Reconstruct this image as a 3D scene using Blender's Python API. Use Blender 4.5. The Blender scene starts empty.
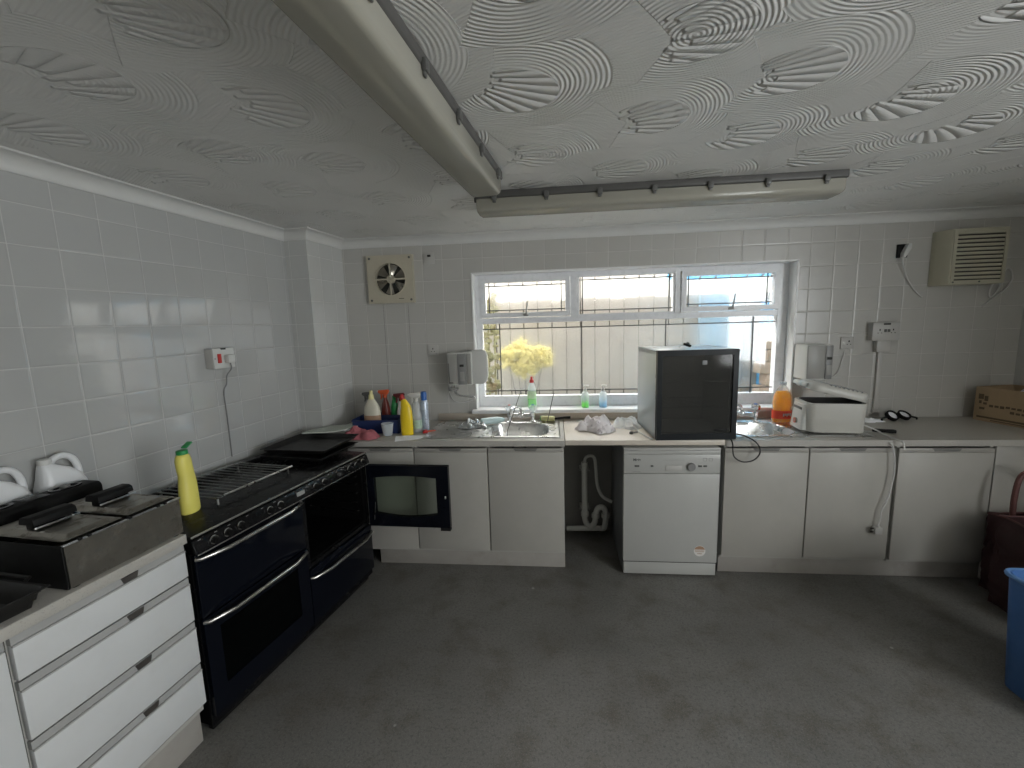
import bpy, bmesh, math, random
from mathutils import Vector, Matrix
random.seed(7)
SC = bpy.context.scene
COL = SC.collection
PI = math.pi
LA = 0.10271            # the left wall is not square to the window wall
LROT = PI / 2 - LA      # left frame: local X runs along the left wall towards the corner, local -Y faces the room
KROT = math.radians(79.818)

def toW(x, b, z=0.0):
    c, s = math.cos(LA), math.sin(LA)
    return Vector((x * c + b * s, -x * s + b * c, z))

# ------------------------------------------------------------------ geometry
class G:
    def __init__(self):
        self.bm = bmesh.new()
    def box(self, x0, x1, y0, y1, z0, z1, bev=0.0, seg=2, M=None):
        if x0 > x1: x0, x1 = x1, x0
        if y0 > y1: y0, y1 = y1, y0
        if z0 > z1: z0, z1 = z1, z0
        t = bmesh.new()
        vs = [t.verts.new((x, y, z)) for x in (x0, x1) for y in (y0, y1) for z in (z0, z1)]
        for f in ((0, 1, 3, 2), (4, 6, 7, 5), (0, 4, 5, 1), (2, 3, 7, 6), (0, 2, 6, 4), (1, 5, 7, 3)):
            t.faces.new([vs[i] for i in f])
        if bev > 0:
            bev = min(bev, .45 * min(x1 - x0, y1 - y0, z1 - z0))
            bmesh.ops.bevel(t, geom=list(t.edges), offset=bev, segments=seg, affect='EDGES', profile=.5)
        self._add(t, M); return self
    def _add(self, t, M=None):
        if M is not None: bmesh.ops.transform(t, matrix=M, verts=t.verts)
        bmesh.ops.recalc_face_normals(t, faces=t.faces)
        me = bpy.data.meshes.new('tmp'); t.to_mesh(me); t.free()
        self.bm.from_mesh(me); bpy.data.meshes.remove(me)
    def lathe(self, prof, c=(0, 0, 0), seg=24, M=None, sx=1, sy=1):
        t = bmesh.new(); rings = []
        for r, z in prof:
            if r < 1e-6: rings.append([t.verts.new((c[0], c[1], c[2] + z))])
            else: rings.append([t.verts.new((c[0] + r * sx * math.cos(2 * PI * k / seg), c[1] + r * sy * math.sin(2 * PI * k / seg), c[2] + z)) for k in range(seg)])
        for a, b in zip(rings, rings[1:]):
            for k in range(seg):
                q = (k + 1) % seg
                if len(a) == 1 and len(b) == 1: continue
                if len(a) == 1: t.faces.new((a[0], b[k], b[q]))
                elif len(b) == 1: t.faces.new((a[k], a[q], b[0]))
                else: t.faces.new((a[k], a[q], b[q], b[k]))
        self._add(t, M); return self
    def cyl(self, p0, p1, r, seg=20, r2=None, bev=0.0):
        p0, p1 = Vector(p0), Vector(p1); d = p1 - p0; L = d.length
        r2 = r if r2 is None else r2
        q = Vector((0, 0, 1)).rotation_difference(d.normalized()).to_matrix().to_4x4()
        M = Matrix.Translation(p0) @ q
        if bev: prof = [(0, 0), (r - bev, 0), (r, bev), (r2, L - bev), (r2 - bev, L), (0, L)]
        else: prof = [(0, 0), (r, 0), (r2, L), (0, L)]
        return self.lathe(prof, seg=seg, M=M)
    def tube(self, pts, r, seg=10, smooth=True, n=6, closed=False):
        P = [Vector(p) for p in pts]
        if smooth and len(P) > 2:
            Q = []; m = len(P)
            rng = range(m if closed else m - 1)
            for i in rng:
                if closed: a, b, c, d = P[(i - 1) % m], P[i], P[(i + 1) % m], P[(i + 2) % m]
                else: a, b, c, d = P[max(i - 1, 0)], P[i], P[i + 1], P[min(i + 2, m - 1)]
                for k in range(n):
                    t = k / n
                    Q.append(.5 * ((2 * b) + (c - a) * t + (2 * a - 5 * b + 4 * c - d) * t * t + (3 * b - a - 3 * c + d) * t ** 3))
            if not closed: Q.append(P[-1])
            P = Q
        t = bmesh.new(); rings = []; N = len(P); up = None
        for i in range(N):
            if closed: tan = (P[(i + 1) % N] - P[(i - 1) % N]).normalized()
            else: tan = (P[min(i + 1, N - 1)] - P[max(i - 1, 0)]).normalized()
            if up is None:
                up = Vector((0, 0, 1)) if abs(tan.z) < .9 else Vector((1, 0, 0))
            x = tan.cross(up)
            if x.length < 1e-5: x = tan.orthogonal()
            x.normalize(); up = x.cross(tan).normalized()
            rr = r(i / max(N - 1, 1)) if callable(r) else r
            rings.append([t.verts.new(P[i] + (x * math.cos(2 * PI * k / seg) + up * math.sin(2 * PI * k / seg)) * rr) for k in range(seg)])
        pairs = list(zip(rings, rings[1:])) + ([(rings[-1], rings[0])] if closed else [])
        for a, b in pairs:
            for k in range(seg): t.faces.new((a[k], a[(k + 1) % seg], b[(k + 1) % seg], b[k]))
        if not closed:
            t.faces.new(rings[0][::-1]); t.faces.new(rings[-1])
        self._add(t); return self
    def prism(self, poly, axis, a, b, M=None, bev=0.0):
        """poly in the two other axes (xy for z, xz for y, yz for x)"""
        def P(u, v, w):
            return (u, v, w) if axis == 'z' else ((u, w, v) if axis == 'y' else (w, u, v))
        t = bmesh.new()
        A = [t.verts.new(P(u, v, a)) for u, v in poly]; B = [t.verts.new(P(u, v, b)) for u, v in poly]
        n = len(poly)
        t.faces.new(A); t.faces.new(B[::-1])
        for k in range(n): t.faces.new((A[k], A[(k + 1) % n], B[(k + 1) % n], B[k]))
        if bev > 0: bmesh.ops.bevel(t, geom=list(t.edges), offset=bev, segments=2, affect='EDGES', profile=.5)
        self._add(t, M); return self
    def ring(self, outer, inner, axis, a, b, M=None):
        def P(u, v, w):
            return (u, v, w) if axis == 'z' else ((u, w, v) if axis == 'y' else (w, u, v))
        t = bmesh.new(); n = len(outer)
        oa = [t.verts.new(P(u, v, a)) for u, v in outer]; ob = [t.verts.new(P(u, v, b)) for u, v in outer]
        ia = [t.verts.new(P(u, v, a)) for u, v in inner]; ib = [t.verts.new(P(u, v, b)) for u, v in inner]
        for k in range(n):
            q = (k + 1) % n
            t.faces.new((oa[k], oa[q], ia[q], ia[k])); t.faces.new((ob[k], ib[k], ib[q], ob[q]))
            t.faces.new((oa[k], ob[k], ob[q], oa[q])); t.faces.new((ia[k], ia[q], ib[q], ib[k]))
        self._add(t, M); return self
    def frame(self, x0, x1, z0, z1, w, y0, y1, bev=0.003):
        """mitred picture frame in the xz plane"""
        ws = w if isinstance(w, (tuple, list)) else (w, w, w, w)      # left,right,bottom,top
        O = [(x0, z0), (x1, z0), (x1, z1), (x0, z1)]
        I = [(x0 + ws[0], z0 + ws[2]), (x1 - ws[1], z0 + ws[2]), (x1 - ws[1], z1 - ws[3]), (x0 + ws[0], z1 - ws[3])]
        return self.ring(O, I, 'y', y0, y1)
    def sphere(self, c, r, u=20, v=12, M=None):
        rr = r if isinstance(r, (tuple, list)) else (r, r, r)
        t = bmesh.new(); bmesh.ops.create_uvsphere(t, u_segments=u, v_segments=v, radius=1)
        bmesh.ops.transform(t, matrix=Matrix.Translation(c) @ Matrix.Diagonal((*rr, 1)), verts=t.verts)
        self._add(t, M); return self
    def grid(self, nx, ny, fn, thick=0.0):
        t = bmesh.new()
        V = [[t.verts.new(fn(i / nx, j / ny)) for j in range(ny + 1)] for i in range(nx + 1)]
        for i in range(nx):
            for j in range(ny): t.faces.new((V[i][j], V[i + 1][j], V[i + 1][j + 1], V[i][j + 1]))
        if thick:
            bmesh.ops.recalc_face_normals(t, faces=t.faces)
            bmesh.ops.solidify(t, geom=list(t.faces), thickness=thick)
        self._add(t); return self
    def loft(self, rings, cap=True, closed=True):
        t = bmesh.new(); R = [[t.verts.new(p) for p in ring] for ring in rings]; n = len(R[0])
        for a, b in zip(R, R[1:]):
            for k in range(n if closed else n - 1): t.faces.new((a[k], a[(k + 1) % n], b[(k + 1) % n], b[k]))
        if cap: t.faces.new(R[0][::-1]); t.faces.new(R[-1])
        self._add(t); return self
    def build(self, name, mat, parent=None, smooth=True, ang=35):
        me = bpy.data.meshes.new(name)
        if smooth:
            a = math.radians(ang)
            for f in self.bm.faces: f.smooth = True
            for e in self.bm.edges:
                e.smooth = len(e.link_faces) == 2 and e.calc_face_angle(0) < a
        self.bm.to_mesh(me); self.bm.free()
        for m in (mat if isinstance(mat, (list, tuple)) else [mat]): me.materials.append(m)
        o = bpy.data.objects.new(name, me); COL.objects.link(o)
        if parent: o.parent = parent
        return o

def tag(o, label=None, cat=None, group=None, kind=None):
    if label: o['label'] = label
    if cat: o['category'] = cat
    if group: o['group'] = group
    if kind: o['kind'] = kind
    return o
def thing(name, label, cat, loc=(0, 0, 0), rz=0.0, group=None):
    o = bpy.data.objects.new(name, None); COL.objects.link(o)
    o.empty_display_size = .05
    o.location = loc; o.rotation_euler = (0, 0, rz)
    return tag(o, label, cat, group)
def struct(o, label, cat):
    return tag(o, label, cat, kind='structure')
def dup(root, loc=None, rz=None, label=None, name=None):
    r = root.copy(); COL.objects.link(r)
    if loc is not None: r.location = loc
    if rz is not None: r.rotation_euler = (0, 0, rz)
    if label: r['label'] = label
    for ch in list(root.children):
        c = ch.copy(); COL.objects.link(c); c.parent = r
        for g in list(ch.children):
            d = g.copy(); COL.objects.link(d); d.parent = c
    return r
def text_mesh(name, body, size, mat, parent, M, depth=.0006, bold=0.0):
    cu = bpy.data.curves.new(name + '_curve', 'FONT'); cu.body = body; cu.size = size
    cu.align_x = 'CENTER'; cu.align_y = 'CENTER'; cu.extrude = depth; cu.offset = bold
    t = bpy.data.objects.new(name + '_tmp', cu); COL.objects.link(t)
    dg = bpy.context.evaluated_depsgraph_get()
    me = bpy.data.meshes.new_from_object(t.evaluated_get(dg)); me.name = name
    bpy.data.objects.remove(t); bpy.data.curves.remove(cu)
    me.transform(M); me.materials.clear(); me.materials.append(mat)
    o = bpy.data.objects.new(name, me); COL.objects.link(o); o.parent = parent
    return o
FRONT = Matrix.Rotation(PI / 2, 4, 'X')      # text reading from -Y

# ------------------------------------------------------------------ materials
class NT:
    """tiny expression helper over shader nodes"""
    def __init__(self, nt): self.nt = nt
    def node(self, t, **kw):
        n = self.nt.nodes.new(t)
        for k, v in kw.items(): setattr(n, k, v)
        return n
    def link(self, a, b): self.nt.links.new(a, b)
    def m(self, op, *a, clamp=False):
        n = self.node('ShaderNodeMath', operation=op); n.use_clamp = clamp
        for i, v in enumerate(a):
            if isinstance(v, (int, float)): n.inputs[i].default_value = v
            else: self.link(v, n.inputs[i])
        return n.outputs[0]
    def add(s, a, b): return s.m('ADD', a, b)
    def sub(s, a, b): return s.m('SUBTRACT', a, b)
    def mul(s, a, b): return s.m('MULTIPLY', a, b)
    def lerp(s, f, a, b): return s.add(a, s.mul(f, s.sub(b, a)))
    def step(s, v, lo, hi):
        n = s.node('ShaderNodeMapRange', interpolation_type='SMOOTHSTEP')
        s.link(v, n.inputs['Value']); n.inputs['From Min'].default_value = lo; n.inputs['From Max'].default_value = hi
        return n.outputs[0]
    def coords(s, which='Object'):
        tc = s.node('ShaderNodeTexCoord'); sp = s.node('ShaderNodeSeparateXYZ')
        s.link(tc.outputs[which], sp.inputs[0]); return tc.outputs[which], sp.outputs[0], sp.outputs[1], sp.outputs[2]
    def xyz(s, x, y, z=0.0):
        n = s.node('ShaderNodeCombineXYZ')
        for i, v in enumerate((x, y, z)):
            if isinstance(v, (int, float)): n.inputs[i].default_value = v
            else: s.link(v, n.inputs[i])
        return n.outputs[0]
    def noise(s, vec, scale, detail=4, rough=.55):
        n = s.node('ShaderNodeTexNoise'); n.inputs['Scale'].default_value = scale
        n.inputs['Detail'].default_value = detail; n.inputs['Roughness'].default_value = rough
        if vec is not None: s.link(vec, n.inputs['Vector'])
        return n.outputs['Fac']
    def white(s, vec):
        n = s.node('ShaderNodeTexWhiteNoise', noise_dimensions='3D'); s.link(vec, n.inputs['Vector'])
        return n.outputs['Value']
    def mix(s, f, a, b):
        n = s.node('ShaderNodeMix', data_type='RGBA')
        if isinstance(f, (int, float)): n.inputs[0].default_value = f
        else: s.link(f, n.inputs[0])
        for i, v in ((6, a), (7, b)):
            if isinstance(v, (tuple, list)): n.inputs[i].default_value = (*v[:3], 1)
            else: s.link(v, n.inputs[i])
        return n.outputs[2]
    def bump(s, h, strength=1.0, dist=1.0, normal=None):
        n = s.node('ShaderNodeBump'); n.inputs['Strength'].default_value = strength; n.inputs['Distance'].default_value = dist
        s.link(h, n.inputs['Height'])
        if normal is not None: s.link(normal, n.inputs['Normal'])
        return n.outputs['Normal']

def new_mat(name):
    m = bpy.data.materials.new(name); m.use_nodes = True
    b = m.node_tree.nodes['Principled BSDF']
    return m, NT(m.node_tree), b
def mat(name, col, rough=.5, metal=0.0, var=0.12, vs=9.0, bump=0.0, bs=60.0, spec=None, trans=0.0, ior=None, coat=0.0, stain=None, stain_amt=.0, stain_scale=4.0, rvar=.12):
    m, n, b = new_mat(name)
    vec = n.coords()[0]
    f = n.noise(vec, vs, 5)
    d = tuple(max(0, c * (1 - var)) for c in col); l = tuple(min(1, c * (1 + var)) for c in col)
    c = n.mix(f, d, l)
    if stain:
        sf = n.step(n.noise(vec, stain_scale, 6, .65), .5, .75)
        c = n.mix(n.mul(sf, stain_amt), c, stain)
    n.link(c, b.inputs['Base Color'])
    rf = n.noise(vec, vs * 2.3, 3)
    n.link(n.m('ADD', n.mul(n.sub(rf, .5), rvar * 2), rough, clamp=True), b.inputs['Roughness'])
    b.inputs['Metallic'].default_value = metal
    if spec is not None: b.inputs['Specular IOR Level'].default_value = spec
    if trans: b.inputs['Transmission Weight'].default_value = trans
    if ior: b.inputs['IOR'].default_value = ior
    if coat: b.inputs['Coat Weight'].default_value = coat
    if bump: n.link(n.bump(n.noise(vec, bs, 4), .6, bump), b.inputs['Normal'])
    return m
def see_through(name, col, clear=.7, rough=.08, milky=0.0, body_col=None, spec=.5):
    """thin plastic or glass: transparent + a little gloss + a milky share"""
    m, n, b = new_mat(name); nt = m.node_tree
    out = nt.nodes['Material Output']
    tr = n.node('ShaderNodeBsdfTransparent'); tr.inputs[0].default_value = (*col, 1)
    b.inputs['Base Color'].default_value = (*(body_col or col), 1); b.inputs['Roughness'].default_value = rough; b.inputs['Specular IOR Level'].default_value = spec
    if milky:
        tl = n.node('ShaderNodeBsdfTranslucent'); tl.inputs[0].default_value = (*col, 1)
        mm = n.node('ShaderNodeMixShader'); mm.inputs[0].default_value = milky
        n.link(b.outputs[0], mm.inputs[1]); n.link(tl.outputs[0], mm.inputs[2]); body = mm.outputs[0]
    else: body = b.outputs[0]
    mx = n.node('ShaderNodeMixShader')
    fr = n.node('ShaderNodeLayerWeight'); fr.inputs[0].default_value = .25
    n.link(n.m('SUBTRACT', clear, n.mul(fr.outputs['Facing'], clear * .6)), mx.inputs[0])
    n.link(body, mx.inputs[1]); n.link(tr.outputs[0], mx.inputs[2]); n.link(mx.outputs[0], out.inputs[0])
    return m

def tile_mat(name, tu, tv, u0, v0, col, grout, rough=.1, tilt=.0016, useY=False):
    m, n, b = new_mat(name)
    vec, x, y, z = n.coords()
    u = n.add(x, y) if useY else x
    uu = n.m('DIVIDE', n.sub(u, u0), tu); vv = n.m('DIVIDE', n.sub(z, v0), tv)
    fu = n.m('FRACT', uu); fv = n.m('FRACT', vv)
    iu = n.m('FLOOR', uu); iv = n.m('FLOOR', vv)
    def edge(f, t):
        return n.mul(n.m('MINIMUM', f, n.sub(1.0, f)), t)
    e = n.m('MINIMUM', edge(fu, tu), edge(fv, tv))
    g = n.sub(1.0, n.step(e, .0008, .0022))             # 1 in the joint
    cell = n.xyz(iu, iv, 3.0)
    r1 = n.white(cell); r2 = n.white(n.xyz(iv, iu, 7.0))
    nz = n.noise(vec, 1.6, 3)
    base = n.mix(nz, tuple(c * .93 for c in col), tuple(min(1, c * 1.05) for c in col))
    base = n.mix(n.mul(r1, .35), base, tuple(c * .86 for c in col))
    grime = n.step(n.noise(vec, 3.1, 6, .6), .52, .8)
    base = n.mix(n.mul(grime, .18), base, (.35, .34, .30))
    n.link(n.mix(n.mul(g, .85), base, grout), b.inputs['Base Color'])
    n.link(n.add(n.mul(g, .5), n.add(rough, n.mul(nz, .04))), b.inputs['Roughness']); b.inputs['Specular IOR Level'].default_value = .75
    pillow = n.mul(n.step(e, 0.0, .008), .0009)
    ramp = n.add(n.mul(n.mul(n.sub(r1, .5), fu), tilt), n.mul(n.mul(n.sub(r2, .5), fv), tilt))
    h = n.add(n.add(pillow, ramp), n.mul(n.noise(vec, 7.0, 2), .0006))
    n.link(n.bump(h, 1.0, 1.0), b.inputs['Normal'])
    return m

def ceiling_mat():
    m, n, b = new_mat('swirled_plaster')
    vec, x0, y0, z = n.coords()
    wob = n.node('ShaderNodeTexNoise'); wob.inputs['Scale'].default_value = 1.3; wob.inputs['Detail'].default_value = 1
    n.link(vec, wob.inputs['Vector'])
    sp = n.node('ShaderNodeSeparateColor'); n.link(wob.outputs['Color'], sp.inputs[0])
    x = n.add(x0, n.mul(n.sub(sp.outputs[0], .5), .10)); y = n.add(y0, n.mul(n.sub(sp.outputs[1], .5), .10))
    SX, SY = .40, .475
    def cand(k):
        par = n.mul(n.m('ABSOLUTE', n.m('MODULO', k, 2.0)), .235)
        cx0 = n.add(n.mul(k, SX), 1.74)
        j = n.m('ROUND', n.m('DIVIDE', n.add(n.add(y, 1.465), par), SY))
        ra = n.white(n.xyz(k, j, 1.0)); rb = n.white(n.xyz(j, k, 5.0)); rc = n.white(n.xyz(j, k, 9.0))
        cy = n.sub(n.sub(n.mul(j, SY), 1.465), par)
        dx0 = n.sub(x, n.add(cx0, n.mul(n.sub(ra, .5), .07)))
        dy0 = n.sub(y, n.add(cy, n.mul(n.sub(rb, .5), .07)))
        ang = n.add(n.mul(n.sub(rc, .5), .9), .12)
        ca, sa = n.m('COSINE', ang), n.m('SINE', ang)
        dx = n.add(n.mul(dx0, ca), n.mul(dy0, sa)); dy = n.sub(n.mul(dy0, ca), n.mul(dx0, sa))
        # shell mark: lobes fanning out from a pivot on its left, rounded on the right, ragged on the left
        px = n.add(dx, .20)
        th = n.m('ARCTAN2', dy, px)
        rp = n.m('SQRT', n.add(n.mul(px, px), n.mul(dy, dy)))
        ph = n.mul(th, 19.0)
        lobe = n.m('POWER', n.m('ABSOLUTE', n.m('COSINE', ph)), .7)
        il = n.m('ROUND', n.m('DIVIDE', ph, PI))
        rag = n.mul(n.white(n.xyz(il, j, k)), .07)
        ex = n.m('DIVIDE', dx, .135); ey = n.m('DIVIDE', dy, .125)
        el = n.m('SQRT', n.add(n.mul(ex, ex), n.mul(ey, ey)))
        shell = n.mul(n.sub(1.0, n.step(el, .97, 1.0)), n.step(n.sub(n.sub(rp, .10), rag), 0.0, .010))
        qx = n.add(dx, .02)
        rr_ = n.m('SQRT', n.add(n.mul(qx, qx), n.mul(dy, dy)))
        rings = n.mul(n.m('SINE', n.mul(rr_, 2 * PI / .0135)), .00125)
        amp = n.add(.22, n.mul(n.step(n.noise(n.xyz(x, y, rc), 3.0, 2), .36, .56), .9))
        h = n.add(n.mul(shell, n.add(.0025, n.mul(lobe, .0105))), n.mul(n.mul(rings, amp), n.lerp(shell, 1.0, n.mul(n.step(ra, .45, .6), .9))))
        h = n.add(h, n.mul(n.sub(ra, .5), .009))
        h = n.add(h, n.mul(rr_, n.mul(n.sub(rb, .35), .03)))
        fan = n.mul(n.sub(1.0, n.step(rr_, .285, .287)), n.step(n.add(dx, n.mul(n.m('ABSOLUTE', dy), .45)), -.075, -.073))
        return h, n.m('MAXIMUM', fan, shell)
    k0 = n.m('ROUND', n.m('DIVIDE', n.sub(x, 1.74), SX))
    hp, ip = cand(n.add(k0, 1.0)); h0, i0 = cand(k0); h1, i1 = cand(n.sub(k0, 1.0))
    # flat trowelled strokes underneath
    back = n.mul(n.m('SINE', n.mul(n.add(n.mul(x, .5), y), 2 * PI / .0135)), .0008)
    H = n.lerp(ip, n.lerp(i0, n.lerp(i1, back, h1), h0), hp)
    H = n.add(H, n.mul(n.noise(vec, 70.0, 3), .0010))
    nz = n.noise(vec, 1.1, 4)
    n.link(n.mix(nz, (.69, .685, .66), (.79, .785, .76)), b.inputs['Base Color'])
    b.inputs['Roughness'].default_value = .42
    n.link(n.bump(H, .9, 1.0), b.inputs['Normal'])
    return m

def floor_mat():
    m, n, b = new_mat('speckled_vinyl')
    vec, x, y, z = n.coords()
    big = n.noise(vec, 1.1, 6, .6); mid = n.noise(vec, 5.0, 6, .65); sp = n.noise(vec, 75.0, 4, .75); sp2 = n.noise(vec, 190.0, 3, .7)
    c = n.mix(n.step(big, .35, .7), (.152, .147, .135), (.195, .189, .175))
    c = n.mix(n.mul(n.step(mid, .45, .72), .75), c, (.105, .090, .068))
    c = n.mix(n.mul(n.step(sp, .45, .68), .65), c, (.07, .07, .068))
    c = n.mix(n.mul(n.step(sp2, .52, .72), .5), c, (.36, .36, .35))
    drop = n.node('ShaderNodeTexVoronoi'); drop.inputs['Scale'].default_value = 2.6; n.link(vec, drop.inputs['Vector'])
    c = n.mix(n.mul(n.sub(1.0, n.step(drop.outputs['Distance'], .018, .03)), .6), c, (.45, .44, .42))
    n.link(c, b.inputs['Base Color'])
    n.link(n.add(.30, n.mul(mid, .35)), b.inputs['Roughness'])
    n.link(n.bump(n.add(sp, n.mul(big, 2.0)), .25, .002), b.inputs['Normal'])
    return m

def laminate(name, a, c_, spk):
    m, n, b = new_mat(name)
    vec = n.coords()[0]
    c = n.mix(n.noise(vec, 3.0, 4), a, c_)
    c = n.mix(n.mul(n.step(n.noise(vec, 230.0, 2), .55, .72), .55), c, spk)
    n.link(c, b.inputs['Base Color']); b.inputs['Roughness'].default_value = .38
    return m
def steel(name, col=(.62, .63, .64), rough=.22, streak=(1, 60, 60), dirt=0.0):
    m, n, b = new_mat(name)
    vec = n.coords()[0]
    mp = n.node('ShaderNodeMapping'); mp.inputs['Scale'].default_value = streak; n.link(vec, mp.inputs[0])
    s = n.noise(mp.outputs[0], 12.0, 4)
    c = n.mix(s, tuple(v * .85 for v in col), tuple(min(1, v * 1.1) for v in col))
    dz = n.step(n.noise(vec, 22.0, 6, .7), .48, .7)
    if dirt: c = n.mix(n.mul(dz, dirt), c, (.10, .085, .06))
    n.link(c, b.inputs['Base Color']); b.inputs['Metallic'].default_value = 1.0
    n.link(n.add(rough, n.add(n.mul(s, .12), n.mul(dz, .25 if dirt else .06))), b.inputs['Roughness'])
    return m

M = {}
M['tile_left'] = tile_mat('glazed_tile_left', .16096, .15429, -1.88374, 1.70578, (.44, .445, .435), (.52, .52, .505), .035, .0010)
M['tile_pillar'] = tile_mat('glazed_tile_pillar', .157, .157, .03, 1.70578, (.54, .545, .53), (.62, .615, .59), .12, useY=True)
M['tile_back'] = tile_mat('glazed_tile_back', .1567, .1600, 1.283, 1.690, (.50, .49, .46), (.56, .55, .52), .24)
M['ceiling'] = ceiling_mat()
M['floor'] = floor_mat()
M['cove'] = mat('cove_paint', (.66, .66, .64), .45, var=.06)
M['plaster'] = mat('dull_plaster', (.5, .5, .48), .8)
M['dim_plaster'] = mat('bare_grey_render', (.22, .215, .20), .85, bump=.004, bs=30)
M['upvc'] = mat('white_upvc', (.80, .81, .83), .28, var=.04, rvar=.05)
M['reveal'] = mat('white_gloss_paint', (.80, .80, .79), .35, var=.05)
M['sill'] = mat('sill_paint', (.82, .82, .82), .35, var=.05)
M['upstand'] = mat('beige_upstand_tile', (.50, .44, .37), .4, var=.1)
M['lead'] = mat('lead_strip', (.10, .10, .10), .5, .4)
M['door'] = mat('off_white_door', (.41, .395, .36), .42, var=.05, stain=(.36, .35, .31), stain_amt=.35, stain_scale=5)
M['drawer'] = mat('white_drawer_front', (.60, .61, .61), .40, var=.03, stain=(.5, .5, .48), stain_amt=.3, stain_scale=6)
M['rail'] = mat('grey_beige_rail', (.36, .345, .315), .4, var=.06)
M['railgrey'] = mat('grey_rail', (.36, .36, .35), .4, var=.08)
M['notch'] = mat('finger_notch_grey', (.17,.165,.155), .5)
M['notchdark'] = mat('finger_notch_dark', (.05, .045, .04), .5)
M['carcass'] = mat('carcass_board', (.42, .41, .38), .6)
M['plinth'] = mat('plinth_board', (.36, .34, .31), .55, var=.12, stain=(.2, .18, .15), stain_amt=.5)
M['worktop'] = laminate('speckled_laminate', (.40, .385, .35), (.47, .45, .41), (.27, .25, .22))
M['worktop_warm'] = laminate('pale_laminate', (.60, .54, .46), (.66, .60, .52), (.50, .44, .37))
M['edge'] = mat('worktop_edge', (.48, .47, .43), .4)
M['steel'] = steel('brushed_steel')
M['sinksteel'] = steel('sink_steel', (.74, .74, .73), .22, (1, 1, 1), dirt=.12)
M['chrome'] = mat('chrome', (.78, .78, .78), .12, 1.0, var=.03, rvar=.04)
M['fryersteel'] = steel('greasy_steel', (.36, .34, .30), .30, (1, 1, 1), dirt=.7)
M['black'] = mat('black_enamel', (.006, .006, .0065), .25, var=.2, spec=.22)
M['blackblue'] = mat('navy_black_glass_door', (.0035, .0045, .008), .14, var=.1, rvar=.04, spec=.18)
M['blackmatt'] = mat('matt_black_plastic', (.006, .006, .006), .55, var=.25, spec=.2)
M['ovenlining'] = mat('oven_lining', (.004, .004, .004), .6, var=.3, spec=.1)
M['iron'] = mat('black_bakeware', (.012, .0115, .011), .45, var=.35, spec=.35)
M['handle'] = mat('brushed_handle', (.62, .61, .58), .3, 1.0, var=.05)
M['wire'] = mat('dark_wire', (.25, .25, .24), .3, 1.0)
M['ovenglass'] = see_through('smoked_oven_glass', (.86, .90, .86), .95, .06, 0.0, (.01, .011, .01), .3)
M['ovenwindow'] = see_through('dark_oven_window', (.14, .16, .15), .75, .08, 0.0, (.004, .005, .005), .2)
M['cream'] = mat('beige_plastic', (.50, .46, .36), .45, var=.1, stain=(.30, .26, .18), stain_amt=.35)
M['heatercream'] = mat('yellowed_cream_metal', (.46, .44, .34), .4, var=.06)
M['slot'] = mat('dark_slot', (.03, .03, .025), .7)
M['white'] = mat('white_plastic', (.60, .60, .575), .35, var=.04)
M['whitegrey'] = mat('pale_grey_plastic', (.47, .46, .435), .4, var=.06)
M['darkgrey'] = mat('dark_grey_plastic', (.10, .10, .095), .4)
M['midgrey'] = mat('mid_grey_plastic', (.24, .24, .235), .4)
M['red'] = mat('red_plastic', (.50, .025, .02), .35)
M['orange_p'] = mat('orange_red_plastic', (.62, .10, .03), .35)
M['yellow'] = mat('yellow_plastic', (.86, .62, .02), .33, var=.05)
M['pale_yellow'] = mat('pale_yellow_plastic', (.80, .72, .16), .4, var=.05)
M['green'] = mat('green_plastic', (.02, .26, .07), .4)
M['darkgreen'] = mat('olive_bottle', (.10, .16, .05), .35)
M['blue'] = mat('blue_plastic', (.02, .12, .42), .35)
M['navy'] = mat('navy_plastic', (.010, .025, .10), .45)
M['binblue'] = mat('bin_blue', (.055, .145, .36), .5, var=.12, vs=14)
M['maroon'] = mat('maroon_woven_plastic', (.035, .009, .010), .6, var=.3, bump=.003, bs=120)
M['pink'] = mat('pink_cloth', (.42, .13, .15), .9, var=.3, vs=40, bump=.002, bs=300)
M['patterned'] = mat('patterned_cloth', (.80, .76, .77), .9, var=.08, vs=30, stain=(.16, .13, .15), stain_amt=.9, stain_scale=24)
M['paper'] = mat('white_paper', (.88, .89, .92), .7, var=.03)
M['paper_green'] = mat('printed_paper', (.48, .52, .46), .7, var=.2, vs=30)
M['card'] = mat('cardboard', (.36, .26, .155), .8, var=.10, vs=30)
M['cardmark'] = mat('cardboard_print', (.115, .08, .045), .8, var=.3, vs=60)
M['jug'] = mat('milky_jug_plastic', (.74, .75, .76), .35, var=.04)
M['label_white'] = mat('label_white', (.75, .73, .70), .5, var=.15, vs=80)
M['label_red'] = mat('label_red', (.72, .07, .03), .5)
M['label_brown'] = mat('label_brown', (.40, .25, .16), .5, var=.3, vs=70)
M['clearplastic'] = see_through('clear_plastic', (.93, .96, .97), .62, .12, .3)
M['film'] = see_through('clear_film_bag', (.92, .94, .96), .45, .12, .35)
M['greenliquid'] = see_through('green_liquid', (.28, .92, .03), .45, .1, .6)
M['squash'] = see_through('orange_squash', (1.0, .60, .0), .22, .12, .7)
M['clearbottle'] = see_through('clear_bottle', (.99, .98, .95), .88, .08, .1)
M['teal'] = mat('pale_teal_plastic', (.50, .64, .64), .4, var=.08)
M['foil'] = mat('crumpled_foil', (.52, .54, .54), .28, .8, var=.2, vs=60, stain=(.02, .02, .02), stain_amt=.9, stain_scale=30)
M['brass'] = mat('olive_brass_bristle', (.52, .50, .24), .5, var=.2)
M['pipe'] = mat('waste_pipe_white', (.55, .55, .52), .5, var=.1)
M['sticker'] = mat('sticker_tan', (.34, .22, .14), .5)
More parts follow.
